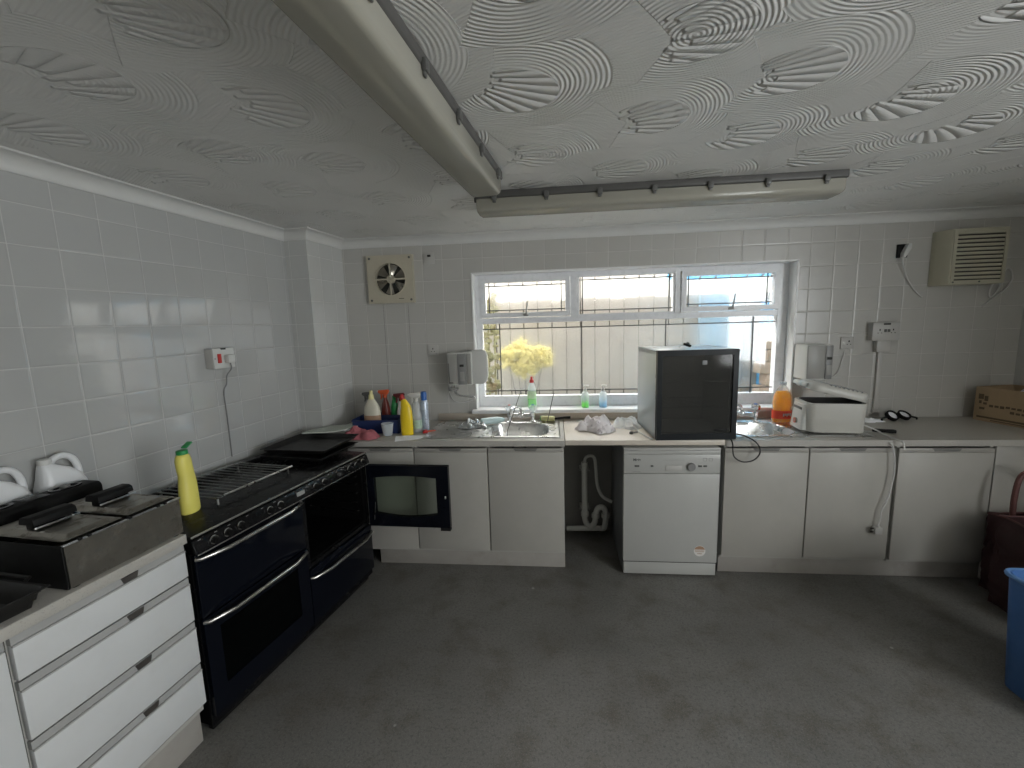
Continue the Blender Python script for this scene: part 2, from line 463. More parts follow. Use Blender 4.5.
M['applwhite'] = mat('appliance_white', (.44, .44, .42), .33, var=.03, stain=(.5, .5, .46), stain_amt=.25)
M['applgrey'] = mat('appliance_grey', (.30, .30, .29), .38, var=.04)
M['applside'] = mat('galvanised_side', (.20, .21, .22), .4, .3, var=.06, rvar=.03, vs=3)
M['fridgeside'] = mat('silver_sprayed_steel', (.46, .50, .52), .32, .35, var=.03, rvar=.02, vs=2)
M['fridgedark'] = mat('dark_blue_grey_plastic', (.010, .0125, .015), .4, spec=.2)
M['fridgeglass'] = see_through('fridge_glass', (.62, .62, .60), .62, .06, 0.0, (.085, .085, .08), .4)
M['fridgeinner'] = mat('fridge_liner', (.42, .41, .39), .5, var=.06)
M['lampbase'] = mat('grey_fitting_body', (.085, .083, .078), .5, var=.1)
M['lampdiff'] = see_through('ribbed_diffuser', (.56, .545, .48), .42, .14, .2)
M['tube'] = mat('fluorescent_tube', (.86, .85, .78), .3, var=.02)
M['gear'] = mat('gear_tray_white', (.66, .65, .60), .4)
M['rubber'] = mat('black_cable', (.015, .015, .015), .5)
M['whitecable'] = mat('white_cable', (.62, .62, .60), .5)
M['heaterfront'] = mat('heater_front_grey', (.33, .325, .305), .4, var=.05)
M['fryerwhite'] = mat('yellowed_white_plastic', (.50, .49, .45), .38, var=.05)
M['mirror'] = mat('polished_blade', (.30, .28, .24), .3, .9, var=.3)

def window_glass(name, x0, x1, z0, z1):
    m, n, b = new_mat(name); nt = m.node_tree; out = nt.nodes['Material Output']
    vec, x, y, z = n.coords()
    # obscured (hammered) glass in the middle, clear glass outside the lead border
    inn = n.mul(n.mul(n.step(x, x0 - .001, x0 + .001), n.sub(1.0, n.step(x, x1 - .001, x1 + .001))),
                n.mul(n.step(z, z0 - .001, z0 + .001), n.sub(1.0, n.step(z, z1 - .001, z1 + .001))))
    st = n.noise(vec, 130.0, 3, .6)
    tr = n.node('ShaderNodeBsdfTransparent')
    n.link(n.mix(st, (.86, .86, .85), (.99, .99, .98)), tr.inputs[0])
    rf = n.node('ShaderNodeBsdfRefraction'); rf.inputs['Roughness'].default_value = .07; rf.inputs['IOR'].default_value = 1.18
    n.link(n.bump(st, .8, .004), rf.inputs['Normal'])
    tl = n.node('ShaderNodeBsdfTranslucent'); tl.inputs[0].default_value = (.93, .95, .96, 1)
    a = n.node('ShaderNodeMixShader'); a.inputs[0].default_value = .05; n.link(rf.outputs[0], a.inputs[1]); n.link(tl.outputs[0], a.inputs[2])
    c = n.node('ShaderNodeMixShader'); n.link(n.mul(inn, .42), c.inputs[0]); n.link(tr.outputs[0], c.inputs[1]); n.link(a.outputs[0], c.inputs[2])
    gl = n.node('ShaderNodeBsdfGlossy'); gl.inputs['Roughness'].default_value = .05
    d = n.node('ShaderNodeMixShader'); d.inputs[0].default_value = .05; n.link(c.outputs[0], d.inputs[1]); n.link(gl.outputs[0], d.inputs[2])
    n.link(d.outputs[0], out.inputs[0])
    return m
# ------------------------------------------------------------------ the setting
ZC, ZB = 2.345, 2.277         # ceiling, lower edge of the cove
WX0, WX1, WZ0, WZ1 = 1.190, 3.555, .985, 2.057
XR, YR = 5.035, -5.30
o = G().box(-1.2, XR + .15, YR - .15, .25, -.08, 0).build('floor', M['floor'], smooth=False)
struct(o, 'grey speckled vinyl floor with brownish stains', 'floor')
o = G().box(-1.2, XR + .15, YR - .15, .25, ZC, ZC + .08).build('ceiling', M['ceiling'], smooth=False)
struct(o, 'white ceiling with combed shell pattern plaster', 'ceiling')
# window wall with its opening
g = G()
g.box(-.20, WX0, 0, .22, 0, ZC); g.box(WX1, XR + .15, 0, .22, 0, ZC)
g.box(WX0, WX1, 0, .22, 0, WZ0); g.box(WX0, WX1, 0, .22, WZ1, ZC)
struct(g.build('wall_back', M['tile_back'], smooth=False), 'grey white tiled wall around the window', 'wall')
# left wall lies along its own frame
o = G().box(-5.6, .02, 0, .12, 0, ZC).build('wall_left', M['tile_left'], smooth=False)
o.rotation_euler = (0, 0, LROT); struct(o, 'glossy white tiled wall behind the cooker', 'wall')
o = G().box(-.405, .03, -.172, -.0005, 0, ZC).build('wall_pillar', M['tile_pillar'], smooth=False)
o.rotation_euler = (0, 0, LROT); struct(o, 'tiled boxed pillar in the left corner', 'wall')
RY0, RY1, RZ0, RZ1 = -5.20, -3.00, .90, 2.20
g = G(); g.box(XR, XR + .15, YR, RY0, 0, ZC); g.box(XR, XR + .15, RY1, 0, 0, ZC); g.box(XR, XR + .15, RY0, RY1, 0, RZ0); g.box(XR, XR + .15, RY0, RY1, RZ1, ZC)
struct(g.build('wall_right', M['plaster'], smooth=False), 'plain wall on the right with a second window', 'wall')
o = G().box(-1.0, XR + .15, YR - .15, YR, 0, ZC).build('wall_rear', M['plaster'], smooth=False)
struct(o, 'plain wall behind the viewer', 'wall')

def cove(path, name, close_ends=True):
    """cove cornice swept along a polyline of (x, y, nx, ny) with mitre offsets"""
    prof = [(0, ZB), (.004, ZB), (.008, ZB + .004)] + [(.008 + .050 * (1 - math.cos(t * PI / 12)), ZB + .004 + .054 * math.sin(t * PI / 12)) for t in range(1, 7)] + [(.066, ZC - .008), (.070, ZC - .001), (0, ZC - .001)]
    rings = [[(x + nx * d, y + ny * d, z) for d, z in prof] for x, y, nx, ny in path]
    return G().loft(rings, cap=True).build(name, M['cove'], ang=40)
# left run, pillar and window wall in one left-frame/world mix: give points in world
def Lp(x, b): v = toW(x, b); return v.x, v.y
def Ln(nx, nb):
    v = toW(nx, nb); return v.x, v.y
pts = []
for (x, b, nx, nb) in ((0, -5.4, 1, 0), (0, -.405, 1, -1), (.172, -.405, 1, -1)):
    pts.append((*Lp(x, b), *Ln(nx, nb)))
# pillar side meets the window wall
px, py = Lp(.172, .0177); nx, ny = Ln(1, 0)
pts.append((px, 0, (1 + ny) / nx, -1))
o = cove(pts[:2], 'trim_1'); struct(o, 'white cove cornice above the left tiled wall', 'cornice')
o = cove(pts[1:3], 'trim_2'); struct(o, 'short cove cornice on the front of the pillar', 'cornice')
o = cove(pts[2:4], 'trim_3'); struct(o, 'short cove cornice on the side of the pillar', 'cornice')
o = cove([pts[3], (XR, 0, 0, -1)], 'trim_4'); struct(o, 'dusty cove cornice above the window wall', 'cornice')

# window reveal lining, sill and the frame
g = G(); t = .008
g.box(WX0 - .002, WX0 + t, -.006, .11, WZ0, WZ1); g.box(WX1 - t, WX1 + .004, -.006, .11, WZ0, WZ1)
g.box(WX0 - .002, WX1 + .004, -.006, .11, WZ1 - t, WZ1 + .002)
struct(g.build('trim_5', M['reveal'], smooth=False), 'white painted reveal around the window', 'window reveal')
g = G().box(WX0 - .03, WX1 + .035, -.045, .11, .968, .998, .006)
struct(g.build('trim_6', M['sill']), 'white window sill board', 'sill')
g = G().box(.88, WX1 + .05, -.014, -.001, .911, .967, .002)
struct(g.build('trim_7', M['upstand']), 'beige tiled strip under the window sill', 'tile strip')

win = thing('window_1', 'white plastic framed window with leaded panes over the sinks', 'window', (0, 0, 0)); win['kind'] = 'structure'
FY0, FY1 = .098, .165
g = G()
X0, X1, Z0, Z1 = 1.20, 3.545, .998, 2.048
TR0, TR1 = 1.668, 1.712      # transom
g.frame(X0, X1, Z0, Z1, (.045, .065, .085, .028), FY0, FY1)
g.box(1.24, 3.49, FY0 + .002, FY1, TR0, TR1)
g.box(1.945, 2.000, FY0 + .002, FY1, TR1 - .004, 2.03); g.box(2.735, 2.775, FY0 + .002, FY1, TR1 - .004, 2.03)
g.build('frame', M['upvc'], win, smooth=False)
def sash(x0, x1, z0, z1, hx, fixed=False):
    s = G()
    if not fixed:
        s.frame(x0, x1, z0, z1, .035, FY0 - .016, FY1 - .01)
    else:
        s.frame(x0, x1, z0, z1, .012, FY0 + .012, FY1 - .01)
    so = s.build('sash' if not fixed else 'glazing_bead', M['upvc'], win, smooth=False)
    if not fixed:
        h = G(); h.box(hx - .020, hx + .020, FY0 - .030, FY0 - .014, z0 + .006, z0 + .028, .004)
        h.tube([(hx + .004, FY0 - .03, z0 + .018), (hx + .007, FY0 - .045, z0 + .055), (hx + .016, FY0 - .047, z0 + .12)], .006, 8)
        h.build('handle', M['applgrey'], so)
    return so
def pane(x0, x1, z0, z1, ix0, ix1, iz0, iz1, extra=()):
    p = G().box(x0, x1, .130, .136, z0, z1).build('pane', window_glass('obscured_pane', ix0, ix1, iz0, iz1), win, smooth=False)
    l = G(); w = .0042
    for v in (ix0, ix1) + tuple(extra): l.box(v - w, v + w, .124, .129, z0, z1)
    for v in (iz0, iz1): l.box(x0, x1, .124, .1285, v - w, v + w)
    l.build('lead_strips', M['lead'], p, smooth=False)
sash(1.245, 1.942, 1.716, 2.022, 1.598)
sash(2.778, 3.478, 1.716, 2.018, 3.136)
sash(2.002, 2.733, 1.712, 2.020, 0, True)
pane(1.276, 1.910, 1.745, 1.990, 1.305, 1.875, 1.772, 1.962)
pane(2.010, 2.727, 1.716, 2.012, 2.040, 2.695, 1.752, 1.985)
pane(2.808, 3.446, 1.745, 1.986, 2.838, 3.408, 1.772, 1.960)
pane(1.245, 3.480, 1.080, 1.670, 1.381, 3.320, 1.124, 1.625, (2.032, 2.676))

# what stands outside the window
hw = mat('outer_brick', (.30, .20, .15), .9)
o = G().box(-3, 9, .0, .22, ZC + .08, 5.2).box(-3, 9, -.1, .60, 5.2, 5.35).build('wall_fence_shade', hw, smooth=False)  # unseen wall and eaves, added to keep sky light off the fence
struct(o, 'unseen upper wall and eaves added above the window to shade the fence', 'wall')
o = G().box(-6, 12, .22, 14, -.1, -.02).build('ground_outside', mat('yard_concrete', (.42, .41, .38), .9), smooth=False)
struct(o, 'pale concrete yard outside', 'ground')
fm = mat('pale_fence_board', (.38, .375, .345), .8, var=.2, vs=3)
fen = thing('fence', 'pale upright boarded fence seen blurred through the window', 'fence', (0, 1.3, -.02))
g = G()
for k in range(66):
    x = -3.0 + k * .15
    g.box(x, x + .139, 0, .022, 0, 1.92 + .01 * math.sin(k * 1.7), .002)
g.build('boards', fm, fen, smooth=False)
G().box(-3, 6.9, .0225, .030, 0, 1.90).build('dark_backing', M['slot'], fen, smooth=False)
g = G()
for k in range(66): g.box(-3.0 + k * .15 + .136, -3.0 + k * .15 + .152, -.010, .012, 1.90, 2.27)
g.build('sheet_rib', M['midgrey'], fen, smooth=False)
G().box(-3, 6.9, .012, .018, 1.90, 2.27).build('translucent_sheet', see_through('cream_sheet', (.74, .74, .72), .16, .4, .55), fen, smooth=False)
G().box(-3, 6.9, .031, .06, .4, .49).box(-3, 6.9, .031, .06, 1.5, 1.59).build('rail', fm, fen, smooth=False)
# lean-to sheets with dark ribs above the fence
roof = thing('canopy', 'corrugated pale blue sheet canopy seen through the top right pane', 'canopy', (0, 0, 0))
sh = see_through('blue_sheet', (.42, .78, 1.0), .62, .3, .4)
g = G().prism([(.65, 2.46), (1.27, 2.06), (1.27, 2.065), (.65, 2.465)], 'x', 2.95, 4.65)
g.build('sheet', sh, roof, smooth=False)
g = G()
for k in range(11):
    x = 2.97 + k * .15
    g.prism([(.65, 2.445), (1.27, 2.045), (1.27, 2.059), (.65, 2.459)], 'x', x, x + .016)
g.build('rib', M['midgrey'], roof, smooth=False)
o = G().box(3.28, 3.62, 1.20, 1.28, -.02, 1.90, .01).build('blue_board', mat('sky_blue_board', (.26, .40, .50), .6))
tag(o, 'light blue upright panel beyond the right half of the window', 'panel')
o = G().box(3.86, 4.08, 1.16, 1.25, -.02, 1.80, .01).build('blue_sheet_board', mat('strong_blue_board', (.10, .36, .62), .6))
tag(o, 'bright blue panel beyond the right edge of the window', 'panel')
bu = thing('flowering_bush', 'yellow blossoming bush blurred behind the left of the window', 'bush', (1.52, 1.05, -.02))
g = G(); rb = random.Random(5)
for k in range(230):
    a = rb.uniform(0, 2 * PI); r = rb.uniform(0, 1) ** .6; zz = rb.uniform(-1, 1)
    g.sphere((.27 * r * math.cos(a), .12 * r * math.sin(a), 1.34 + .22 * zz * (1 - r * .7)), (rb.uniform(.018, .04), .03, rb.uniform(.018, .036)), 6, 4)
g.build('blossom', mat('yellow_blossom', (.66, .60, .24), .9, var=.3, vs=14, bump=.02, bs=30), bu)
g = G()
for k in range(5): g.tube([(.01 * k, 0, 0), (.03 * (k - 2), 0, .7), (.09 * (k - 2), .01 * k, 1.3)], .007, 6)
g.build('stem', M['lead'], bu)
g = G(); rb = random.Random(9)
for k in range(170):
    g.sphere((1.15 + rb.uniform(-.12, .12), .85 + rb.uniform(-.05, .05), rb.uniform(.55, 1.95)), (rb.uniform(.02, .045), .015, rb.uniform(.015, .035)), 6, 4)
for x in (1.08, 1.16, 1.22): g.cyl((x, .87, -.02), (x + .02, .86, 1.9), .010, 8)
o = g.build('climbing_plant', mat('dry_leaf', (.28, .28, .16), .7, var=.6, vs=14, stain=(.20, .12, .07), stain_amt=.9, stain_scale=8)); tag(o, 'leafy green climber seen through the clear left edge of the window', 'plant')
g = G()
for k in range(14):
    for j in range(3):
        g.box(3.74 + j * .13 + (.06 if k % 2 else 0), 3.865 + j * .13 + (.06 if k % 2 else 0), .90, 1.05, k * .115 - .02, k * .115 + .088, .004)
o = g.build('brick_stack', mat('old_brick', (.38, .31, .25), .9, var=.4, vs=8)); tag(o, 'stack of old bricks behind the lower right corner of the window', 'bricks')
# ------------------------------------------------------------------ light fittings
def fitting(name, label, loc, rz, L):
    t = thing(name, label, 'ceiling light', loc, rz, None)
    # local X along the fitting, Z up; top touches the ceiling at z = 0
    w = .078
    body = [(-w, 0), (-w, -.030), (-w + .006, -.036), (w - .006, -.036), (w, -.030), (w, 0)]
    G().prism(body, 'x', 0, L, bev=.003).build('body', M['lampbase'], t)
    g = G().prism([(-.055, -.037), (-.030, -.052), (.030, -.052), (.055, -.037)], 'x', .05, L - .05)
    g.build('gear_tray', M['gear'], t)
    g = G()
    for s in (-1, 1): g.cyl((.06, s * .036, -.068), (L - .06, s * .036, -.068), .013, 12)
    g.build('tube', M['tube'], t)
    g = G(); n = 14; rings = []
    for X, sc in ((0.004, .86), (.02, 1.0), (L - .02, 1.0), (L - .004, .86)):
        ring = []
        for k in range(n + 1):
            a = PI * k / n
            c, s = math.cos(a), math.sin(a)
            ex = .074 * math.copysign(abs(c) ** .30, c); ez = -.038 - .066 * sc * abs(s) ** .38
            ring.append((X, ex * sc, ez))
        rings.append(ring)
    g.loft(rings, cap=True, closed=True)
    g.build('diffuser', M['lampdiff'], t)
    k = 7
    for i in range(k):
        X = .10 + (L - .2) * i / (k - 1)
        for s in (-1, 1):
            c = G().box(X - .013, X + .013, s * .074, s * .089, -.050, -.020, .004)
            c.box(X - .009, X + .009, s * .076, s * .083, -.062, -.046, .003)
            c.build('clip', M['darkgrey'], t)
    for X in (-.016, L + .002):
        G().cyl((X, 0, -.022), (X + .016, 0, -.022), .014, 14).build('cable_gland', M['darkgrey'], t)
    return t
a = toW(1.640, -2.92)
fitting('strip_light', 'long grey strip light running from the viewer towards the window', (a.x, a.y, ZC), LROT, 1.80)
fitting('strip_light', 'long strip light running across the room above the window', (1.42, -.955, ZC), 0.0, 1.80)

# ------------------------------------------------------------------ fitted units
def cupboard(label, x0, x1, ydoor=-.612, notch=None, zb=.138, zt=.868, name='base_cupboard'):
    t = thing(name, label, 'cupboard', ((x0 + x1) / 2, 0, 0))
    w = (x1 - x0) / 2
    g = G(); k = .016
    yb = -.03; yf = ydoor + .021
    g.box(-w, -w + k, yf, yb, zb - .02, zt); g.box(w - k, w, yf, yb, zb - .02, zt)
    g.box(-w + k, w - k, yf, yb, zb - .02, zb - .004); g.box(-w + k, w - k, yb - .008, yb, zb, zt - .08)
    g.build('carcass', M['carcass'], t, smooth=False)
    d = G().box(-w + .002, w - .002, ydoor, ydoor + .019, zb, .829, .002).build('door', M['door'], t)
    r = G().box(-w + .002, w - .002, ydoor + .001, ydoor + .020, .8305, .856, .002)
    ro = r.build('handle_rail', M['rail'], d)
    n = notch if notch is not None else 0.0
    q = G().prism([(n - .078, .8545), (n + .078, .8545), (n + .066, .838), (n - .066, .838)], 'y', ydoor - .0035, ydoor + .003)
    q.build('finger_notch', M['notch'], d)
    return t
cupboard('off-white base cupboard half hidden behind the open oven door', .40, .862, notch=0)
cupboard('off-white base cupboard under the draining board, beside the oven door', .866, 1.362)
cupboard('off-white base cupboard directly under the left sink bowl', 1.366, 1.866)
cupboard('off-white base cupboard just right of the dishwasher', 2.868, 3.365)
cupboard('off-white base cupboard below the small white fryer, behind the hanging plug', 3.369, 3.856)
cupboard('off-white base cupboard at the right end beside the maroon bag', 3.870, 4.395, ydoor=-.617)
o = G().box(4.410, XR - .002, -.606, -.588, .02, .868, .002).build('end_panel', M['door']); tag(o, 'pale filler panel behind the maroon bags at the right end', 'panel')
o = G().box(.56, 1.866, -.566, -.548, .001, .117, .002).build('plinth', M['plinth']); tag(o, 'beige plinth board under the left sink cupboards', 'plinth')
o = G().box(2.868, 4.43, -.566, -.548, .001, .117, .002).build('plinth', M['plinth']); tag(o, 'beige plinth board under the right hand cupboards', 'plinth')

# worktops (cut out round the sinks)
WT0, WT1 = .872, .910
p = Lp(.003, -.615); q = Lp(.003, -.41); r_ = Lp(.176, -.41); s_ = Lp(.176, -.02)
poly = [(p[0], -.626), (.90, -.626), (.90, -.004), (s_[0] + .003, -.004), r_, q]
g = G().prism(poly, 'z', WT0, WT1)
g.box(.90, 1.872, -.628, -.556, WT0, WT1, .003); g.box(.90, 1.872, -.075, -.004, WT0, WT1); g.box(1.845, 1.872, -.556, -.075, WT0, WT1)
wl = g.build('worktop', M['worktop'], smooth=False); tag(wl, 'speckled worktop holding the left sink and the cleaning bottles', 'worktop')
o = G().box(1.876, 2.862, -.628, -.004, WT0 + .008, WT1 + .003, .003).build('worktop', M['worktop_warm']); tag(o, 'pale worktop under the glass-fronted fridge', 'worktop')
g = G().box(2.866, 2.935, -.628, -.004, WT0, WT1).box(2.935, 3.78, -.628, -.556, WT0, WT1).box(2.935, 3.78, -.075, -.004, WT0, WT1).box(3.78, XR - .004, -.628, -.004, WT0, WT1)
o = g.build('worktop', M['worktop'], smooth=False); tag(o, 'grey speckled worktop on the right under the cardboard box', 'worktop')

# sinks: one pressed sheet each
def sink(name, label, x0, x1, y0, y1, bowl, drains, zt):
    t = thing(name, label, 'sink', ((x0 + x1) / 2, (y0 + y1) / 2, zt))
    cx, cy = (x0 + x1) / 2, (y0 + y1) / 2
    bx, by, bw, bd, dep = bowl
    def f(u, v):
        x = x0 + (x1 - x0) * u; y = y0 + (y1 - y0) * v
        z = .006
        e = min(u * (x1 - x0), (1 - u) * (x1 - x0), v * (y1 - y0), (1 - v) * (y1 - y0))
        if e < .008: z = .006 * (e / .008) ** .5
        inner = e - .028
        if inner > 0: z -= .005 * min(1, inner / .015)
        dx, dy = abs(x - bx) / bw, abs(y - by) / bd
        s = (dx ** 4 + dy ** 4) ** .25
        if s < 1.0: z -= dep * min(1, max(0, (1.0 - s) / .16)) ** .8
        for (a, b) in drains:
            if a < x < b and s > 1.06 and e > .05:
                ph = math.sin((y - y0) / .036 * 2 * PI) if (b - a) > .2 else math.sin((x - a) / .03 * 2 * PI)
                k = min(1, (x - a) / .03, (b - x) / .03, (e - .05) / .02)
                z += .0045 * max(0, ph) * k
        return (x - cx, y - cy, z)
    G().grid(150, 84, f).build('basin', M['sinksteel'], t, ang=60)
    zz = .006 - .005 - dep
    w = G(); w.lathe([(0, .002), (.014, .002), (.017, .006), (.032, .006), (.036, .001)], (bx - cx, by - cy, zz + .001), 24)
    w.build('waste', M['chrome'], t)
    return t
sink('sink', 'stainless steel sink with a draining board, left of the fridge', .905, 1.842, -.553, -.078, (1.553, -.325, .212, .188, .15), [(.95, 1.30), (1.785, 1.825)], WT1 + .001)
sink('sink', 'stainless steel sink between the fridge and the small white fryer', 2.938, 3.778, -.553, -.078, (3.165, -.325, .206, .185, .15), [(3.40, 3.74)], WT1 + .001)

def mixer_tap(label, loc, rz, cold=False):
    t = thing('mixer_tap', label, 'tap', loc, rz)
    g = G()
    g.lathe([(0, 0), (.026, 0), (.026, .008), (.015, .014), (.013, .045), (.02, .05), (.02, .075), (0, .08)], (-.09, 0, 0), 18)
    g.lathe([(0, 0), (.026, 0), (.026, .008), (.015, .014), (.013, .045), (.02, .05), (.02, .075), (0, .08)], (.09, 0, 0), 18)
    g.cyl((-.09, 0, .055), (.09, 0, .055), .016, 16); g.sphere((0, 0, .058), (.026, .024, .026))
    g.build('body', M['chrome'], t)
    g = G(); g.tube([(0, 0, .07), (-.005, -.02, .115), (-.03, -.08, .135), (-.06, -.14, .128), (-.066, -.155, .105)], .0105, 12); g.cyl((-.066, -.155, .107), (-.066, -.156, .090), .014, 14)
    g.build('spout', M['chrome'], t)
    for s in (-1, 1):
        g = G(); 
        g.lathe([(0, 0), (.013, 0), (.013, .012), (.028, .016), (.031, .03), (.030, .046), (.020, .055), (0, .056)], (s * .09, 0, .078), 8)
        g.build('tap_head', M['clearplastic'] if not cold else M['chrome'], t, ang=20)
        G().lathe([(0, 0), (.011, 0), (.011, .003), (0, .004)], (s * .09, 0, .134), 12).build('indice', M['red'] if s < 0 else M['blue'], t)
    return t
mixer_tap('chrome mixer tap with clear knobs behind the left sink bowl', (1.555, -.112, WT1 + .0045), 0)
mixer_tap('chrome mixer tap behind the right sink, beside the fridge', (3.165, -.112, WT1 + .0045), math.radians(-35), True)

# ------------------------------------------------------------------ dishwasher
dw = thing('dishwasher', 'white freestanding dishwasher under the worktop with a round sticker', 'dishwasher', (2.538, -.640, 0))
W = .295
G().box(-W, W, .045, .585, .015, .848, .004).build('cabinet', M['applside'], dw)
G().box(-W, W, -.002, .58, .849, .866, .004).build('lid', M['applwhite'], dw)
G().box(-W, W, 0, .045, .826, .848, .003).build('top_rail', M['applwhite'], dw)
d = G().box(-W, W, 0, .044, .101, .697, .004).build('door', M['applwhite'], dw)
G().box(-W + .002, W - .002, .008, .044, .090, .104).build('door_gap_shade', M['slot'], dw, smooth=False)  # dark strip painting in the shaded gap between door and kick panel
cp = G().box(-W, W, -.002, .044, .700, .825, .004).build('control_panel', M['applwhite'], dw)
G().box(-W + .004, W - .004, .006, .045, .012, .0935, .003).build('kick_panel', M['applwhite'], dw)
for sx in (-1, 1):
    for y in (.08, .54): G().cyl((sx * .25, y, 0), (sx * .25, y, .02), .018, 12).build('foot', M['blackmatt'], dw)
G().box(-.038, .062, -.005, 0, .717, .753, .002).build('display', M['whitegrey'], cp)
G().lathe([(0, 0), (.026, 0), (.026, .012), (.022, .018), (0, .018)], (0, 0, 0), 28, Matrix.Translation((.118, -.001, .746)) @ Matrix.Rotation(PI / 2, 4, 'X')).build('knob', M['midgrey'], cp)
for x, w in ((-.219, .009), (-.205, .006), (-.120, .008), (.172, .011), (.203, .011)):
    G().box(x - w, x + w, -.006, 0, .744, .755, .001).build('button', M['darkgrey'], cp)
for x in (.20, .235): G().frame(x - .011, x + .011, .782, .802, .002, -.0028, -.0018).build('symbol', M['midgrey'], cp, smooth=False)
g = G()
for i in range(11): g.box(-.05 + i * .012, -.044 + i * .012, -.0028, -.0018, .787, .789)
g.build('scale_marks', M['midgrey'], cp, smooth=False)
text_mesh('maker_name', 'Miele', .022, M['darkgrey'], cp, Matrix.Translation((-.213, -.0028, .790)) @ FRONT, .0005, .0006)
G().box(-.240, -.190, -.0026, -.0018, .710, .7125).build('model_line', M['midgrey'], cp, smooth=False)
st = G().lathe([(0, 0), (.036, 0), (.036, .0012), (0, .0012)], (0, 0, 0), 36, Matrix.Translation((.187, 0, .182)) @ Matrix.Rotation(PI / 2, 4, 'X')).build('sticker', M['label_white'], d)
half = [(.0345 * math.cos(a), .010 + 0 + (.0345 * math.sin(a) if math.sin(a) > .28 else 0)) for a in [PI * k / 20 for k in range(2, 19)]]
G().prism([(.187 + x, .182 + max(z - .010, .010)) for x, z in half], 'y', -.0020, -.0011).build('sticker_print', M['label_brown'], st, smooth=False)
g = G().box(.158, .216, -.0020, -.0011, .182, .1855).box(.160, .214, -.0020, -.0011, .176, .1785).box(.172, .202, -.0020, -.0011, .162, .166)
g.build('sticker_lines', M['label_brown'], st, smooth=False)

# waste trap in the open gap
t = thing('waste_trap', 'white plastic standpipe and trap in the dark gap beside the dishwasher', 'pipe', (2.03, -.13, 0))
g = G(); g.cyl((0, 0, .20), (0, 0, .57), .022, 16); g.cyl((0, 0, .57), (0, 0, .605), .025, 16, bev=.002)
g.build('standpipe', M['pipe'], t)
g = G(); g.tube([(0, 0, .22), (0, 0, .15), (.02, -.01, .105), (.05, -.02, .10), (.075, -.03, .14), (.08, -.03, .20), (.10, -.03, .25), (.135, -.03, .255), (.155, -.03, .22), (.155, -.02, .13), (.145, 0, .075), (.12, .01, .068)], .021, 14)
g.build('trap', M['pipe'], t)
G().cyl((-.14, .01, .062), (.14, .01, .068), .020, 16).build('drain_pipe', M['pipe'], t)
g = G()
for c, a, b in (((0, 0, .19), 'z', .03), ((.155, -.025, .19), 'z', .03), ((.08, -.03, .19), 'z', .03)): g.cyl((c[0], c[1], c[2] - .016), (c[0], c[1], c[2] + .016), b, 12)
g.build('collar', M['pipe'], t)
for z in (.235, .545):
    for s in (-1, 1): G().sphere((s * .034, -.005, z), .009, 10, 8).build('clip_screw', M['applgrey'], t)
    G().box(-.036, .036, .0, .09, z - .008, z + .008, .003).build('clip', M['pipe'], t)
g = G().tube([(.004, 0, .56), (.006, 0, .63), (.04, 0, .655), (.075, 0, .635), (.085, -.01, .55), (.095, -.02, .43), (.13, -.04, .35), (.20, -.05, .31)], .012, 12)
g.build('drain_hose', M['pipe'], t)
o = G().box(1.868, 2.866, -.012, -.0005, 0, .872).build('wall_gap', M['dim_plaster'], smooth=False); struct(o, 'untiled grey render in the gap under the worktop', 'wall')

# ------------------------------------------------------------------ glass fronted fridge on the worktop
fr = thing('mini_fridge', 'small silver fridge with a dark framed glass door standing on the worktop', 'fridge', (2.678, -.60, WT1 + .003), math.radians(3.5))
FW, FD, FH = .243, .43, .562
g = G(); k = .028
g.box(-FW, -FW + k, 0, FD, .010, FH, .004); g.box(FW - k, FW, 0, FD, .010, FH, .004); g.box(-FW, FW, 0, FD, FH - k, FH, .004); g.box(-FW, FW, 0, FD, .010, .010 + k, .004); g.box(-FW + .01, FW - .01, FD - k, FD, .012, FH - .004)
g.build('cabinet', M['fridgeside'], fr)
g = G(); g.box(-FW + k, FW - k, FD - k - .004, FD - k, .038, FH - k); g.box(-FW + k, -FW + k + .004, .01, FD - k, .038, FH - k); g.box(FW - k - .004, FW - k, .01, FD - k, .038, FH - k)
g.build('liner', M['fridgeinner'], fr, smooth=False)
for z in (.20, .36):
    g = G()
    for i in range(12): g.cyl((-FW + k + .006 + i * .0365, .03, z), (-FW + k + .006 + i * .0365, FD - .05, z), .002, 6)
    for y in (.03, FD - .06): g.cyl((-FW + k + .004, y, z), (FW - k - .004, y, z), .003, 6)
    g.build('shelf', M['wire'], fr)
dr = G().frame(-FW, FW, .006, FH + .002, (.030, .030, .040, .034), -.042, -.004)
dro = dr.build('door', M['fridgedark'], fr, smooth=False)
G().box(-FW + .028, FW - .028, -.034, -.026, .040, FH - .030).build('pane', M['fridgeglass'], dro, smooth=False)
G().frame(-FW - .0005, FW + .0005, .005, FH + .003, .006, -.008, -.003).build('edge_trim', M['handle'], dro, smooth=False)
G().box(.112, .186, -.0365, -.034, .056, .071, .001).build('badge', M['blackmatt'], dro)
G().box(.028, .056, -.0365, -.034, .472, .498, .001).build('door_sticker', M['midgrey'], dro)
for sx in (-1, 1):
    for y in (.04, .38): G().cyl((sx * .2, y, 0), (sx * .2, y, .012), .014, 12).build('foot', M['blackmatt'], fr)
t = thing('drain_plug', 'small black sink plug lying on top of the fridge', 'plug', (2.672, -.42, WT1 + .003 + FH + .0005))
G().lathe([(0, .0), (.022, 0), (.026, .008), (.026, .014), (.012, .018), (.006, .026), (0, .027)], (0, 0, .012), 20, Matrix.Rotation(.35, 4, 'Y')).build('stopper', M['blackmatt'], t)
G().tube([(-.02, -.004, .020), (-.034, 0, .016), (-.042, .004, .006), (-.040, .010, .002)], .0025, 6).build('ring', M['chrome'], t)
